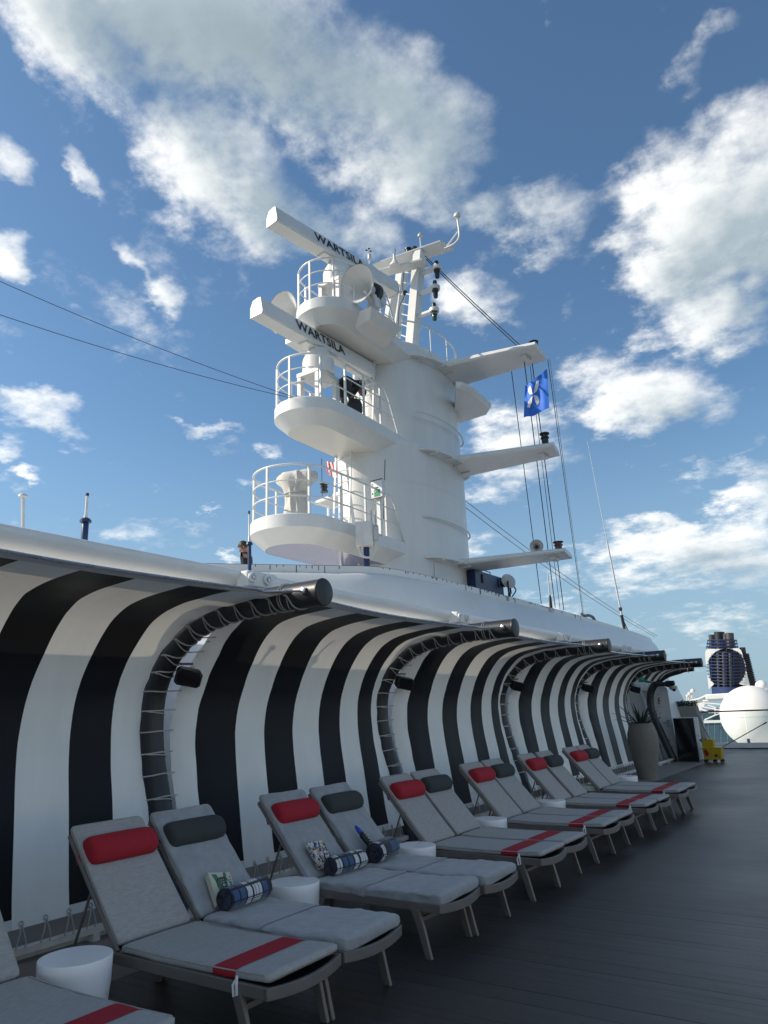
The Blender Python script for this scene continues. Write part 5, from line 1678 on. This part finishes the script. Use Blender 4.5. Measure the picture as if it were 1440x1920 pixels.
def person(lab, base, yaw, bend, nod, arms, top, bottom, crouch=0.0):
    t = thing('person', lab, 'person', tuple(base))
    Rz = Matrix.Rotation(yaw, 3, 'Z'); B = Vector(base)
    pel = Vector((0, -.10 * math.sin(bend), .95 - crouch))
    Rb = Matrix.Rotation(-bend, 3, 'X')
    W = lambda p: B + Rz @ Vector(p)
    U = lambda p: pel + Rb @ (Vector(p) - Vector((0, 0, .95)))
    neck = U((0, -.01, 1.48))
    Rn = Matrix.Rotation(-(bend * .8 + nod), 3, 'X')
    Hd = lambda p: neck + Rn @ Vector(p)
    J = {
        'pelvis': pel, 'waist': U((0, .0, 1.10)), 'chest': U((0, .015, 1.30)), 'collar': U((0, 0, 1.43)), 'neck': neck,
        'skull0': Hd((0, .015, .10)), 'skull1': Hd((0, .012, .19)), 'crown': Hd((0, 0, .25)),
    }
    for s, n in ((-1, 'l'), (1, 'r')):
        J['sh' + n] = U((s * .185, 0, 1.41)); e, w = arms[n]
        J['el' + n] = U((s * .185 + e[0], e[1], 1.41 + e[2])); J['wr' + n] = U((s * .185 + w[0], w[1], 1.41 + w[2]))
        J['hip' + n] = pel + Vector((s * .095, 0, -.04)); J['kn' + n] = Vector((s * .11, .03 + crouch * .9, .50 - crouch * .35)); J['an' + n] = Vector((s * .115, -.02, .08)); J['toe' + n] = Vector((s * .135, .15, .04))
    rad = dict(pelvis=(.145, .11), waist=(.135, .095), chest=(.165, .11), collar=(.10, .08), neck=.055, skull0=(.068, .085), skull1=(.075, .092), crown=.05)
    for n in 'lr':
        rad.update({'sh' + n: .062, 'el' + n: .043, 'wr' + n: .028, 'hip' + n: .090, 'kn' + n: .056, 'an' + n: .040, 'toe' + n: .036})
    E_ = [('pelvis', 'waist'), ('waist', 'chest'), ('chest', 'collar'), ('collar', 'neck'), ('neck', 'skull0'), ('skull0', 'skull1'), ('skull1', 'crown')]
    for n in 'lr':
        E_ += [('collar', 'sh' + n), ('sh' + n, 'el' + n), ('el' + n, 'wr' + n), ('pelvis', 'hip' + n), ('hip' + n, 'kn' + n), ('kn' + n, 'an' + n), ('an' + n, 'toe' + n)]

    def build(name, keys, grow, mt, sub=2):
        ix = {k: i for i, k in enumerate(keys)}
        g = lambda k: tuple(r * grow[0] + grow[1] for r in (rad[k] if isinstance(rad[k], tuple) else (rad[k], rad[k])))
        return skin_mesh(name, [W(J[k]) for k in keys], [(ix[a], ix[b]) for a, b in E_ if a in ix and b in ix], [g(k) for k in keys], mt, t, sub)
    body = build('body', list(J), (1.0, 0.0), M['skin'])
    build('jacket', ['pelvis', 'waist', 'chest', 'collar', 'neck', 'shl', 'ell', 'wrl', 'shr', 'elr', 'wrr'], (1.06, .014), top)
    build('trousers', ['pelvis', 'hipl', 'knl', 'anl', 'hipr', 'knr', 'anr'], (1.05, .014), bottom)
    for n in 'lr':
        mb = MB().tube([W(J['an' + n] + Vector((0, -.05, -.045))), W(J['an' + n] + Vector((0, .03, -.04))), W(J['toe' + n] + Vector((0, .02, -.004)))], [.045, .05, .036], 10)
        obj('shoe', mb, M['black'], t, smooth=60)
        d = (J['wr' + n] - J['el' + n]).normalized(); sd = d.cross(Vector((0, 1, 0))).normalized()
        w0 = J['wr' + n]; hm = MB().tube([W(w0), W(w0 + d * .04), W(w0 + d * .085)], [.024, .036, .034], 8)
        for k, ln in enumerate((.065, .078, .082, .07)):
            f0 = w0 + d * .082 + sd * (k - 1.5) * .018; bn = Vector((0, .3, -.15))
            hm.tube([W(f0), W(f0 + d * ln * .5 + bn * .02), W(f0 + d * ln + bn * .09)], [.0095, .009, .007], 6)
        f0 = w0 + d * .03 + sd * .032
        hm.tube([W(f0), W(f0 + d * .03 + sd * .022), W(f0 + d * .07 + sd * .026)], [.012, .011, .008], 6)
        obj('hand', hm, M['skin'], t, smooth=60)
    # face and hair
    fc = MB().tube([W(Hd((0, .085, .125))), W(Hd((0, .118, .10))), W(Hd((0, .10, .095)))], [.010, .016, .012], 8)
    obj('nose', fc, M['skin'], t, smooth=60)
    ef_ = MB()
    for s in (-1, 1):
        ef_ = MB().lathe([(0, -.008), (.013, 0), (0, .008)], W(Hd((s * .033, .092, .135))), 10, Rz @ (Rn @ Vector((0, 1, 0))))
        obj('eye', ef_, M['ink'], t, smooth=60)
        obj('ear', MB().tube([W(Hd((s * .082, .0, .10))), W(Hd((s * .090, -.01, .13))), W(Hd((s * .082, -.012, .155)))], [.012, .018, .010], 8), M['skin'], t, smooth=60)
    obj('mouth', MB().tube([W(Hd((-.025, .092, .065))), W(Hd((0, .099, .064))), W(Hd((.025, .092, .065)))], .006, 6), M['redprint'], t)
    hv, hf = [], []
    n1, n2 = 14, 22
    for i in range(n1 + 1):
        a = math.pi * .66 * i / n1
        for k in range(n2):
            b_ = 2 * math.pi * k / n2
            lim = 1.0 if math.sin(b_) < .35 else .62
            aa = a * lim
            r = 1 + .05 * mnoise.noise((math.cos(b_) * 4, math.sin(b_) * 4, aa * 5))
            hv.append(W(Hd((.098 * r * math.sin(aa) * math.cos(b_), -.005 + .112 * r * math.sin(aa) * math.sin(b_), .155 + .128 * r * math.cos(aa)))))
    for i in range(n1):
        for k in range(n2):
            hf.append((i * n2 + k, i * n2 + (k + 1) % n2, (i + 1) * n2 + (k + 1) % n2, (i + 1) * n2 + k))
    obj('hair', MB().add(hv, hf), M['hair'], t, smooth=180)
    return t


pa_ = on_y(463, 1040, 10.5)
person('dark-haired man in a dark jacket on the roof, looking down behind the bulwark', (pa_.x + .04, 10.5, 3.53), R_(124), .10, .42,
       dict(l=((-.03, .02, -.28), (.02, .20, -.40)), r=((.03, .02, -.28), (-.03, .20, -.42))), M['navycloth'], M['navycloth'])
person('person in dark clothes bending over on the middle mast platform', (-8.84, 11.95, 8.05), R_(-5), 1.45, 1.0,
       dict(l=((-.05, .18, -.22), (.05, .34, -.40)), r=((.05, .16, -.24), (-.02, .36, -.36))), M['navycloth'], M['black'], .04)
bg_ = on_y(664, 757, 11.9)
t = thing('tool_bag', 'black tool bag behind the bending person on the middle platform', 'bag', (bg_.x, bg_.y, 8.05))
obj('bag', MB().loft([[(bg_.x + .20 * s_ * math.cos(a), bg_.y + .13 * s_ * math.sin(a), z) for a in [k * .449 for k in range(14)]] for z, s_ in ((8.05, .9), (8.15, 1.02), (8.32, 1.0), (8.42, .8), (8.46, .4))]), M['black'], t, smooth=50)
obj('strap', MB().tube([(bg_.x - .1, bg_.y, 8.42), (bg_.x, bg_.y, 8.56), (bg_.x + .1, bg_.y, 8.42)], .015, 6), M['black'], t)

# ------------------------------------------------------------------ the after end of the deck
# tall pot with an agave
px_ = Vector((-4.93, 18.15, 0))
t = thing('tall_plant_pot', 'tall tapering grey concrete pot at the end of the loungers', 'plant pot', tuple(px_))
obj('pot', MB().lathe([(0, 0), (.205, 0), (.212, .03), (.265, .30), (.325, .60), (.352, .85), (.340, 1.02), (.285, 1.20), (.268, 1.235), (.262, 1.25), (.225, 1.245), (.215, 1.16), (0, 1.15)], px_, 40, cap=False), M['pot'], t, smooth=50)
pl = thing('agave', 'spiky dark green agave growing in the tall pot', 'plant', (px_.x, px_.y, 1.15))
obj('soil', MB().lathe([(0, .02), (.216, 0)], (px_.x, px_.y, 1.16), 20, cap=False), M['black'], pl)
ra = random.Random(11)
for k in range(20):
    a = k * 2.399 + ra.uniform(-.2, .2); tilt = .22 + .85 * (k / 20) + ra.uniform(-.1, .1); L_ = ra.uniform(.55, .80)
    d = Vector((math.cos(a), math.sin(a), 0)); s = Vector((-math.sin(a), math.cos(a), 0)); rings = []
    p = Vector((px_.x, px_.y, 1.15)) + d * .05; ang = tilt
    for j in range(9):
        u = j / 8; w = .034 * (1 - u) ** .7 * (1 + .6 * math.sin(math.pi * min(1, u * 1.6)) * .6) + .001
        dirv = d * math.sin(ang) + Vector((0, 0, math.cos(ang))); up = s.cross(dirv)
        rings.append([tuple(p - s * w), tuple(p - up * w * .42), tuple(p + s * w), tuple(p + up * .006)])
        p = p + dirv * L_ / 8; ang += .07
    obj('leaf', MB().loft(rings), M['leaf'], pl, smooth=50)

# end house with the sloping white door
YE = 24.10
def ye(px, py, y=YE): return on_y(px, py, y)
t = thing('end_house', 'sloping white end house with a door after the last awning frame', 'house', (-7, 25.5, 0))
poly = [(-9.0, YE, 0.0), (-5.42, YE, 0.0), (-5.47, YE, .25), (-5.86, YE, 1.9), (-6.0, YE, 2.25), (-6.35, YE, 2.52), (-6.9, YE, 2.70), (-9.0, YE, 2.72)]
obj('wall', MB().plate(poly, (0, 3.2, 0)), M['white'], t, smooth=0, bevel=.02)
dp = [(1220, 1300), (1223, 1290), (1230, 1286), (1243, 1286), (1249, 1289), (1252, 1296), (1269, 1405), (1270, 1418), (1266, 1424), (1250, 1426), (1244, 1420), (1240, 1404)]
door = obj('door', MB().plate([ye(*p, YE - .045) for p in dp], (0, .04, 0)), M['offwhite'], t, smooth=0, bevel=.008)
obj('handle', MB().tube([ye(1244, 1355, YE - .075), ye(1253, 1354, YE - .085)], .018, 8).box(ye(1253, 1356, YE - .06), (.07, .035, .20)), M['steel'], door)
for (px, py) in ((1255, 1388), (1261, 1400), (1238, 1345)):
    obj('hinge_bolt', MB().lathe([(0, -.03), (.022, -.03), (.022, 0)], ye(px, py, YE - .045), 10, (0, 1, 0)), M['steel'], door)
obj('emblem', MB().tube(crom([ye(px, py, YE - .052) for px, py in ((1237, 1308), (1234.5, 1310), (1234.5, 1312.5), (1237.5, 1313.5), (1235, 1315), (1235, 1318), (1237.5, 1319.5))], 24), .016, 6), M['redprint'], door)
for (px, py, w_) in ((1236, 1302.5, .17), (1237.5, 1325.5, .19), (1236, 1290, .12)):
    c = ye(px, py, YE - .049)
    for k in range(5):
        obj('door_lettering', MB().box(c + Vector((-w_ / 2 + w_ * (k + .5) / 5, 0, 0)), (w_ / 7, .004, .024)), M['grey'], door, smooth=0)
obj('threshold', MB().plate([ye(1251, 1428, YE - .02), ye(1270, 1427, YE - .02), ye(1269, 1438, YE - .02), ye(1253, 1439, YE - .02)], (0, .02, 0)), M['black'], t, smooth=0)
gp = [(1178, 1290), (1184, 1285), (1192, 1284), (1196, 1290), (1219, 1345), (1240, 1420), (1236, 1436), (1205, 1440), (1190, 1360)]
gpn = obj('grey_panel', MB().plate([ye(*p, YE - .035) for p in gp], (0, .03, 0)), M['grey'], t, smooth=0, bevel=.006)
obj('white_edge', MB().bar(ye(1199, 1283, YE - .06), ye(1243, 1425, YE - .06), .06, .11, (0, 1, 0)), M['white'], t, bevel=.006)
obj('white_box', MB().plate([ye(*p, YE - .25) for p in ((1200, 1281), (1212, 1281), (1213, 1295), (1202, 1295))], (0, .2, 0)), M['white'], t, bevel=.01)
for q in ((1217, 1327), (1240, 1392)):
    obj('door_hinge', MB().box(ye(*q, YE - .08), (.16, .05, .14)), M['offwhite'], t, bevel=.006)

c0, c1 = on_y(1196, 1263, 23.0), on_y(1221, 1278, 23.0)
t = thing('exit_sign', 'green illuminated style exit sign hanging at the end of the awning', 'sign', ((c0.x + c1.x) / 2, 23.0, c1.z))
cc = (c0 + c1) / 2; w_, h_ = c1.x - c0.x, c0.z - c1.z
obj('panel', MB().box(cc, (w_, .05, h_)), M['green'], t, bevel=.004)
for k in (-1, 1):
    obj('end_frame', MB().box(cc + Vector((k * (w_ / 2 + .015), 0, 0)), (.03, .07, h_ + .04)), M['offwhite'], t, smooth=0)
    obj('hanger', MB().bar(cc + Vector((k * w_ * .4, 0, h_ / 2)), cc + Vector((k * w_ * .4, 0, h_ / 2 + .22)), .012, .012, (0, 1, 0)), M['steel'], t)
m_ = M['flagwhite']
f0 = cc + Vector((-.07, -.028, 0))
obj('running_figure', MB().tube([f0 + Vector((.0, 0, .055)), f0 + Vector((.0, 0, .06))], .016, 8).tube([f0 + Vector((0, 0, .035)), f0 + Vector((-.01, 0, -.02)), f0 + Vector((.03, 0, -.05)), f0 + Vector((.02, 0, -.075))], .010, 6).tube([f0 + Vector((-.01, 0, -.02)), f0 + Vector((-.04, 0, -.06))], .010, 6).tube([f0 + Vector((-.04, 0, .0)), f0 + Vector((0, 0, .03)), f0 + Vector((.04, 0, .01))], .008, 6), mat('sign_print', (.30, .62, .42), .5), t)
obj('arrow', MB().box(cc + Vector((.10, -.028, 0)), (.12, .006, .02)).add([cc + Vector(v) for v in ((.05, -.031, 0), (.09, -.031, .04), (.09, -.031, -.04))], [(0, 1, 2)]), bpy.data.materials['sign_print'], t, smooth=0)

c = ye(1259, 1289, 23.9)
t = thing('security_camera', 'small white dome security camera on a bracket by the door top', 'camera', tuple(c))
obj('dome', MB().lathe([(.12, .05), (.13, .0), (.10, -.06), (.0, -.12)], c + Vector((.05, 0, 0)), 16), M['whip'], t, smooth=50)
obj('lens', MB().lathe([(0, -.03), (.05, -.03), (.04, .02), (0, .03)], c + Vector((.09, -.08, -.08)), 12, (.4, -.7, -.5)), M['black'], t)
obj('bracket', MB().tube([c + Vector((-.28, .1, .08)), c + Vector((-.02, 0, .08))], .03, 8), M['whip'], t)
c = ye(1240, 1283, 23.6)
t = thing('loudspeaker', 'black pair of horn speakers over the sloping white door', 'loudspeaker', tuple(c))
obj('body', MB().box(c, (.30, .20, .13)), M['black'], t, bevel=.03)
obj('wing', MB().lathe([(.05, -.2), (.10, -.1), (.07, .12), (.0, .14)], c + Vector((.27, 0, .01)), 12, (1, 0, .1)), M['black'], t)
obj('arm', MB().bar(c + Vector((-.5, .1, .1)), c + Vector((-.1, 0, .04)), .04, .04), M['black'], t)

# black fronted cabinet
t = thing('glass_front_cabinet', 'waist high cabinet with a black glossy front and silver side', 'cabinet', (-5.15, 24.0, 0))
obj('carcass', MB().box((-5.15, 23.97, .64), (.58, .70, 1.20)), M['grey'], t, bevel=.01)
obj('front', MB().box((-5.15, 23.61, .64), (.585, .02, 1.20)), M['blackgloss'], t, bevel=.004)
obj('plinth', MB().box((-5.15, 23.98, .02), (.54, .62, .04)), M['black'], t)
obj('top', MB().box((-5.15, 23.97, 1.25), (.60, .74, .02)), M['grey'], t, bevel=.004)
obj('side_panel', MB().box((-4.855, 23.80, .64), (.012, .20, 1.1)).box((-4.855, 24.08, .64), (.012, .22, 1.1)), M['grey'], t, smooth=0)
obj('lock', MB().lathe([(0, 0), (.02, 0), (.02, .012), (0, .012)], (-4.849, 23.83, .72), 10, (1, 0, 0)), M['black'], t)

# planter behind it
t = thing('planter_box', 'tapering grey planter box behind the black cabinet', 'planter', (-5.45, 26.2, 0))
obj('box', MB().loft([[(-5.95, 25.8, 0), (-5.05, 25.8, 0), (-5.05, 26.5, 0), (-5.95, 26.5, 0)], [(-5.80, 25.9, 1.58), (-5.22, 25.9, 1.58), (-5.22, 26.4, 1.58), (-5.80, 26.4, 1.58)]]), M['pot'], t, smooth=0, bevel=.015)
bu = thing('boxwood', 'clipped dark green bush in the grey planter box', 'bush', (-5.5, 26.15, 1.58))
mb = MB(); rb = random.Random(4)
for k in range(900):
    c = Vector((-5.51 + rb.uniform(-.33, .30), 26.15 + rb.uniform(-.24, .24), 1.57 + rb.uniform(0, .20) * (1 - .3 * rb.random())))
    a = rb.uniform(0, 6.28); s_ = rb.uniform(.018, .034); n = Vector((rb.uniform(-1, 1), rb.uniform(-1, 1), rb.uniform(-.2, 1))).normalized(); u = n.cross(Vector((math.cos(a), math.sin(a), .3))).normalized(); w = n.cross(u)
    mb.add([c - u * s_, c + w * s_ * .6, c + u * s_, c - w * s_ * .6], [(0, 1, 2, 3)])
tag(obj('leaves', mb, M['leaf'], bu, smooth=0), kind='stuff')

# mop bucket with wringer and two poles
bx0, by0 = -4.44, 23.55
t = thing('mop_bucket', 'yellow wheeled mop bucket with a wringer and red marking', 'mop bucket', (bx0, by0, 0))
def taper(x0, x1, y0, y1, z0, z1, f=.9):
    cx, cy_ = (x0 + x1) / 2, (y0 + y1) / 2
    lo = [(cx + (x - cx) * f, cy_ + (y - cy_) * f, z0) for x, y in ((x0, y0), (x1, y0), (x1, y1), (x0, y1))]
    return MB().loft([lo, [(x, y, z1) for x, y in ((x0, y0), (x1, y0), (x1, y1), (x0, y1))]])
obj('tub', taper(bx0 - .26, bx0 + .27, by0 - .18, by0 + .20, .075, .40), M['yellow'], t, bevel=.02)
obj('rim', MB().box((bx0 + .005, by0 + .01, .40), (.56, .41, .03)), M['yellow'], t, bevel=.01)
obj('wringer', taper(bx0 - .25, bx0 + .08, by0 - .12, by0 + .16, .38, .64, .86), M['yellow'], t, bevel=.015)
obj('wringer_handle', MB().tube([(bx0 - .26, by0, .55), (bx0 - .30, by0 - .03, .62), (bx0 - .10, by0 - .1, .64)], .02, 8), M['black'], t)
obj('red_mark', MB().plate([(bx0 - .20, by0 - .180, .22), (bx0 - .15, by0 - .180, .15), (bx0 - .11, by0 - .180, .21), (bx0 - .085, by0 - .183, .19), (bx0 - .09, by0 - .188, .29), (bx0 - .13, by0 - .190, .33), (bx0 - .15, by0 - .190, .37), (bx0 - .205, by0 - .190, .35), (bx0 - .215, by0 - .188, .28)], (0, -.004, 0)), M['redprint'], t, smooth=0)
obj('warning_print', MB().box((bx0 + .10, by0 - .189, .19), (.07, .006, .07)).box((bx0 + .17, by0 - .189, .16), (.03, .006, .03)), M['ink'], t, smooth=0)
for dx in (-.22, 0.02, .22):
    for dy in ((-.14, .16) if dx else (-.15,)):
        obj('caster', MB().lathe([(0, -.018), (.035, -.018), (.035, .018), (0, .018)], (bx0 + dx, by0 + dy, .036), 12, (.3, 1, 0)).box((bx0 + dx, by0 + dy, .075), (.03, .03, .03)), M['black'], t)
a, b = on_y(1336, 1397, 23.55), on_y(1308, 1341, 23.7)
t = thing('mop', 'brown mop standing up out of the yellow bucket', 'mop', tuple(a))
obj('pole', MB().tube([a - (b - a).normalized() * .25, b], .014, 8), M['brown'], t)
a, b = on_y(1354, 1401, 23.6), on_y(1438, 1354, 23.9)
t = thing('mop', 'long grey mop pole sticking out sideways from the yellow bucket', 'mop', tuple(a))
obj('pole', MB().tube([a - (b - a).normalized() * .3, b], .013, 8), M['lframe'], t)
obj('grip', MB().tube([b - (b - a).normalized() * .12, b], .018, 8), M['black'], t)

# glass railing with varnished handrail
t = thing('deck_railing', 'glass railing with a varnished red brown handrail across the end of the deck', 'railing', (0, 30.42, .2))
obj('handrail', MB().bar((-6.35, 30.42, 1.335), (8.0, 30.42, 1.335), .11, .055), M['wood'], t, bevel=.015)
for k in range(8):
    x0 = -6.2 + k * 1.75
    obj('glass_pane', MB().box((x0 + .875, 30.42, .755), (1.71, .014, 1.09)), M['glass'], t, smooth=0)
    if k:
        obj('glass_clamp', MB().box((x0, 30.42, .27), (.10, .05, .14)), M['steel'], t, bevel=.006)
a, b = on_y(1323, 1384, 30.36), on_y(1314, 1341, 30.36)
obj('stanchion', MB().bar(a - Vector((0, 0, .1)), b, .10, .07, (0, 1, 0)), M['white'], t, bevel=.01)

# ------------------------------------------------------------------ beyond the deck: radome, lattice roof, funnel
struct('after_deck', MB().box((-4, 80, -1.75), (46, 98, .3)), M['white'], smooth=0)
c = on_y(1411.5, 1343.5, 45)
t = thing('satellite_dome', 'big white spherical satellite dome behind the glass railing', 'satellite dome', (c.x, c.y, c.z - 1.65))
pr = [(1.645 * math.cos(a), 1.645 * math.sin(a)) for a in [-math.pi / 2 + math.pi * k / 36 for k in range(37)]]
pr[0] = (0, pr[0][1]); pr[-1] = (0, pr[-1][1])
obj('dome', MB().lathe(pr, c, 64, cap=False), M['radome'], t, smooth=180)
obj('seam', MB().lathe([(1.648, -.008), (1.651, 0), (1.648, .008)], c - Vector((0, 0, .28)) * 0, 64, cap=False), M['grey'], t)
obj('pedestal', MB().lathe([(.5, -2.2), (.5, -1.45)], c, 24, cap=False), M['radome'], t)
c2 = on_y(1428, 1287, 58)
t = thing('satellite_dome', 'small cream satellite dome standing behind the big one', 'satellite dome', (c2.x, c2.y, c2.z))
obj('dome', MB().lathe([(0, -.42)] + [(.42 * math.cos(a), .42 * math.sin(a)) for a in [-1.3 + k * 2.8 / 16 for k in range(17)]] + [(0, .42)], c2, 28, cap=False), M['radome'], t, smooth=180)
obj('pedestal', MB().tube([c2 - Vector((0, 0, .35)), c2 - Vector((0, 0, 2.6))], .22, 12), M['radome'], t)
obj('bracket', MB().lathe([(0, 0), (.10, .02), (0, .1)], c2 + Vector((.3, -.3, -.25)), 10), M['white'], t)

# white lattice structure with a blue glass wall
def fy(px, py, y=52): return on_y(px, py, y)
t = thing('lattice_roof', 'white lattice roof structure below the funnel with a blue glass wall', 'roof structure', tuple(fy(1345, 1390)))
obj('main_beam', MB().bar(fy(1324, 1307), fy(1440, 1300), .45, .33), M['white'], t, bevel=.05)
obj('lower_beam', MB().bar(fy(1318, 1314), fy(1372, 1312), .2, .10), M['white'], t, bevel=.02)
obj('wing_panel', MB().plate([fy(1296, 1314), fy(1308, 1311), fy(1322, 1305), fy(1329, 1310), fy(1322, 1322), fy(1310, 1336), fy(1300, 1337), fy(1292, 1322)], (0, .3, 0)), M['offwhite'], t, bevel=.03, smooth=0)
obj('wing_edge', MB().tube([fy(1293, 1314, 51.9), fy(1309, 1311, 51.9), fy(1322, 1305, 51.9), fy(1336, 1310, 51.9)], .06, 8), M['white'], t)
obj('cross_beam', MB().bar(fy(1308, 1354), fy(1395, 1351), .25, .17), M['white'], t, bevel=.02)
for (a, b, r) in (((1305, 1325.5), (1331, 1336), .055), ((1318, 1318), (1356, 1321), .045), ((1316, 1325), (1352, 1332), .045), ((1352, 1332), (1372, 1326), .045), ((1327, 1322), (1342, 1327), .04), ((1355, 1321), (1372, 1318), .05),
                  ((1348, 1328), (1362, 1325), .035), ((1321, 1350), (1341, 1341), .045), ((1341, 1341), (1366, 1333), .04), ((1341, 1341), (1341, 1326), .035), ((1330, 1336), (1360, 1336), .03)):
    obj('strut', MB().tube([fy(*a, 51.5), fy(*b, 51.5)], r, 7), M['white'], t)
for k in range(7):
    x0 = 1316 + k * 12
    obj('glass_panel', MB().plate([fy(x0, 1356), fy(x0 + 11.6, 1355.6), fy(x0 + 11.6, 1402), fy(x0, 1402)], (0, .06, 0)), M['blueglass'], t, smooth=0)
obj('back_wall', MB().plate([fy(1300, 1337, 53), fy(1420, 1312, 53), fy(1420, 1355, 53), fy(1300, 1355, 53)], (0, .2, 0)), M['blueglass'], t, smooth=0)
for k, (px, py, r) in enumerate(((1299, 1296, .16), (1293, 1301, .13), (1289, 1305, .1))):
    o_ = thing('deck_lamp', ['topmost white bulb shaped lamp of the cluster before the funnel', 'middle white bulb shaped lamp of the cluster before the funnel', 'lowest white bulb shaped lamp of the cluster before the funnel'][k], 'lamp', tuple(fy(px, py, 50)), 'bulb shaped lamps on the lattice roof')
    obj('bulb', MB().lathe([(0, -r), (r * .8, -r * .6), (r, 0), (r * .7, r * .7), (0, r)], fy(px, py, 50), 14), M['whip'], o_, smooth=60)
    obj('stem', MB().tube([fy(px, py, 50), fy(px - 1, py + 12, 50.5)], r * .5, 8), M['white'], o_)

FYD = 90.0
def fn(px, py, dy=0.0): return on_y(px, py, FYD + dy)
t = thing('ship_funnel', 'navy and white ship funnel with a round lattice opening and exhaust pipes', 'funnel', tuple(fn(1368, 1300)))
K = (fn(1400, 1250) - fn(1336, 1250)).x / 64        # metres per pixel there
inner = []; outer = []
cx_, cyy, rx_, ry_ = 1362.0, 1253.0, 36.5, 37.0
n = 48
for k in range(n + 1):
    a = R_(232) - R_(284) * k / n
    inner.append((cx_ + rx_ * math.cos(a), cyy - ry_ * math.sin(a)))
opts = [(1329, 1292), (1327, 1275), (1325, 1255), (1322.5, 1235), (1322, 1225), (1324, 1219), (1328, 1217), (1345, 1216.5), (1362, 1216), (1382, 1215.5), (1387, 1217), (1391, 1223), (1396, 1243), (1401, 1265), (1407, 1288)]
outer = crom(opts, n + 1)
vs_, fs = [], []
for k in range(n + 1):
    for (px, py) in (inner[k], outer[k]):
        for dy in (0, 1.4):
            vs_.append(fn(px, py, dy))
for k in range(n):
    b = 4 * k; c_ = b + 4
    fs += [(b, b + 2, c_ + 2, c_), (b + 1, c_ + 1, c_ + 3, b + 3), (b, c_, c_ + 1, b + 1), (b + 2, b + 3, c_ + 3, c_ + 2)]
fs += [(0, 1, 3, 2), (4 * n, 4 * n + 2, 4 * n + 3, 4 * n + 1)]
obj('white_frame', MB().add(vs_, fs), M['white'], t, smooth=30)
# navy lattice: level bars bowed forward, uprights, dark pipes inside
for k in range(11):
    py = 1222 + k * 6.0; hw = rx_ * math.sqrt(max(0.02, 1 - ((py - cyy) / ry_) ** 2)) + 1.0
    pts = [fn(cx_ + hw * q, py + 1.2 * (1 - q * q), -1.2 * (1 - q * q)) for q in [-1 + j / 6 for j in range(13)]]
    obj('lattice_bar', MB().tube(pts, .048, 6), M['funnelblue'], t)
for k in range(5):
    q = -1 + (k + .5) * 2 / 5; px = cx_ + rx_ * .96 * q; hh = ry_ * math.sqrt(1 - (.96 * q) ** 2)
    obj('lattice_upright', MB().tube([fn(px, cyy - hh, -.9 * (1 - q * q)), fn(px, cyy, -1.1 * (1 - q * q)), fn(px, cyy + hh, -.9 * (1 - q * q))], .035, 5), M['funnelblue'], t)
obj('casing', MB().loft([[fn(px, 1300, dy) for px, dy in ((1335, .8), (1405, .8), (1412, 5), (1340, 5))], [fn(px, 1217, dy) for px, dy in ((1326, .8), (1388, .8), (1392, 5), (1330, 5))]]), M['black'], t, smooth=0)
for k, px in enumerate((1346, 1357, 1369)):
    obj('inner_pipe', MB().tube([fn(px + 2, 1288, .2), fn(px, 1225, .2)], .17 + .05 * (k % 2), 10), M['exhaust'], t, smooth=60)
base = []
obj('navy_base', MB().loft([[fn(1335 + (1406 - 1335) * u, 1304, -1.0 * math.sin(math.pi * u)) for u in [k / 14 for k in range(15)]] + [fn(1406, 1304, 6), fn(1335, 1304, 6)],
                            [fn(1334 + (1400 - 1334) * u, 1288, -1.0 * math.sin(math.pi * u)) for u in [k / 14 for k in range(15)]] + [fn(1400, 1288, 6), fn(1334, 1288, 6)]]), M['funnelblue'], t, smooth=50)
for k, (px0, px1, top) in enumerate(((1328, 1339.5, 1190), (1355, 1365, 1189), (1338, 1359, 1185), (1360, 1376, 1187))):
    r = (px1 - px0) / 2 * K; p0, p1 = fn((px0 + px1) / 2 + 2, 1217, 1 + (k % 3)), fn((px0 + px1) / 2, top, 1 + (k % 3))
    obj('exhaust_pipe', MB().tube([p0, p1], r, 16, cap=True), M['exhaust' if k != 2 else 'black'], t, smooth=50)
for k, py in enumerate((1201, 1207, 1213)):
    e = k * 1.2
    pts = [fn(1354 + (27 + e) * math.cos(a), py - 1.0 * math.sin(a), 2.2 - 2.6 * math.sin(a)) for a in [j * math.pi / 14 for j in range(28)]]
    obj('crown_ring', MB().tube(pts, .085, 6, closed=True), M['funnelblue'], t)
for k in range(12):
    a = k * math.pi / 6
    obj('crown_upright', MB().tube([fn(1354 + 29 * math.cos(a), 1217 - 1.0 * math.sin(a), 2.2 - 2.6 * math.sin(a)), fn(1354 + 27 * math.cos(a), 1200 - 1.0 * math.sin(a), 2.2 - 2.6 * math.sin(a))], .04, 5), M['funnelblue'], t)
# louvred casing on the after side
for k in range(16):
    py = 1227 + k * 4.1; x0 = 1393 + k * .9; x1 = 1404 + k * 1.05
    obj('side_louvre', MB().plate([fn(x0 - 4, py, 2.2), fn(x1, py, 3.2), fn(x1 + .5, py + 1.9, 3.2), fn(x0 - 4, py + 1.9, 2.2)], (0, .5, 0)), M['black'], t, smooth=0)
obj('side_casing', MB().loft([[fn(px, 1293, dy) for px, dy in ((1396, 3), (1419, 3.4), (1420, 8), (1396, 8))], [fn(px, 1225, dy) for px, dy in ((1388, 3), (1403, 3.4), (1404, 8), (1388, 8))]]), M['black'], t, smooth=0)
obj('side_pipe', MB().tube([fn(1394, 1228, 4), fn(1392, 1214, 4)], .32, 14), M['exhaust'], t)
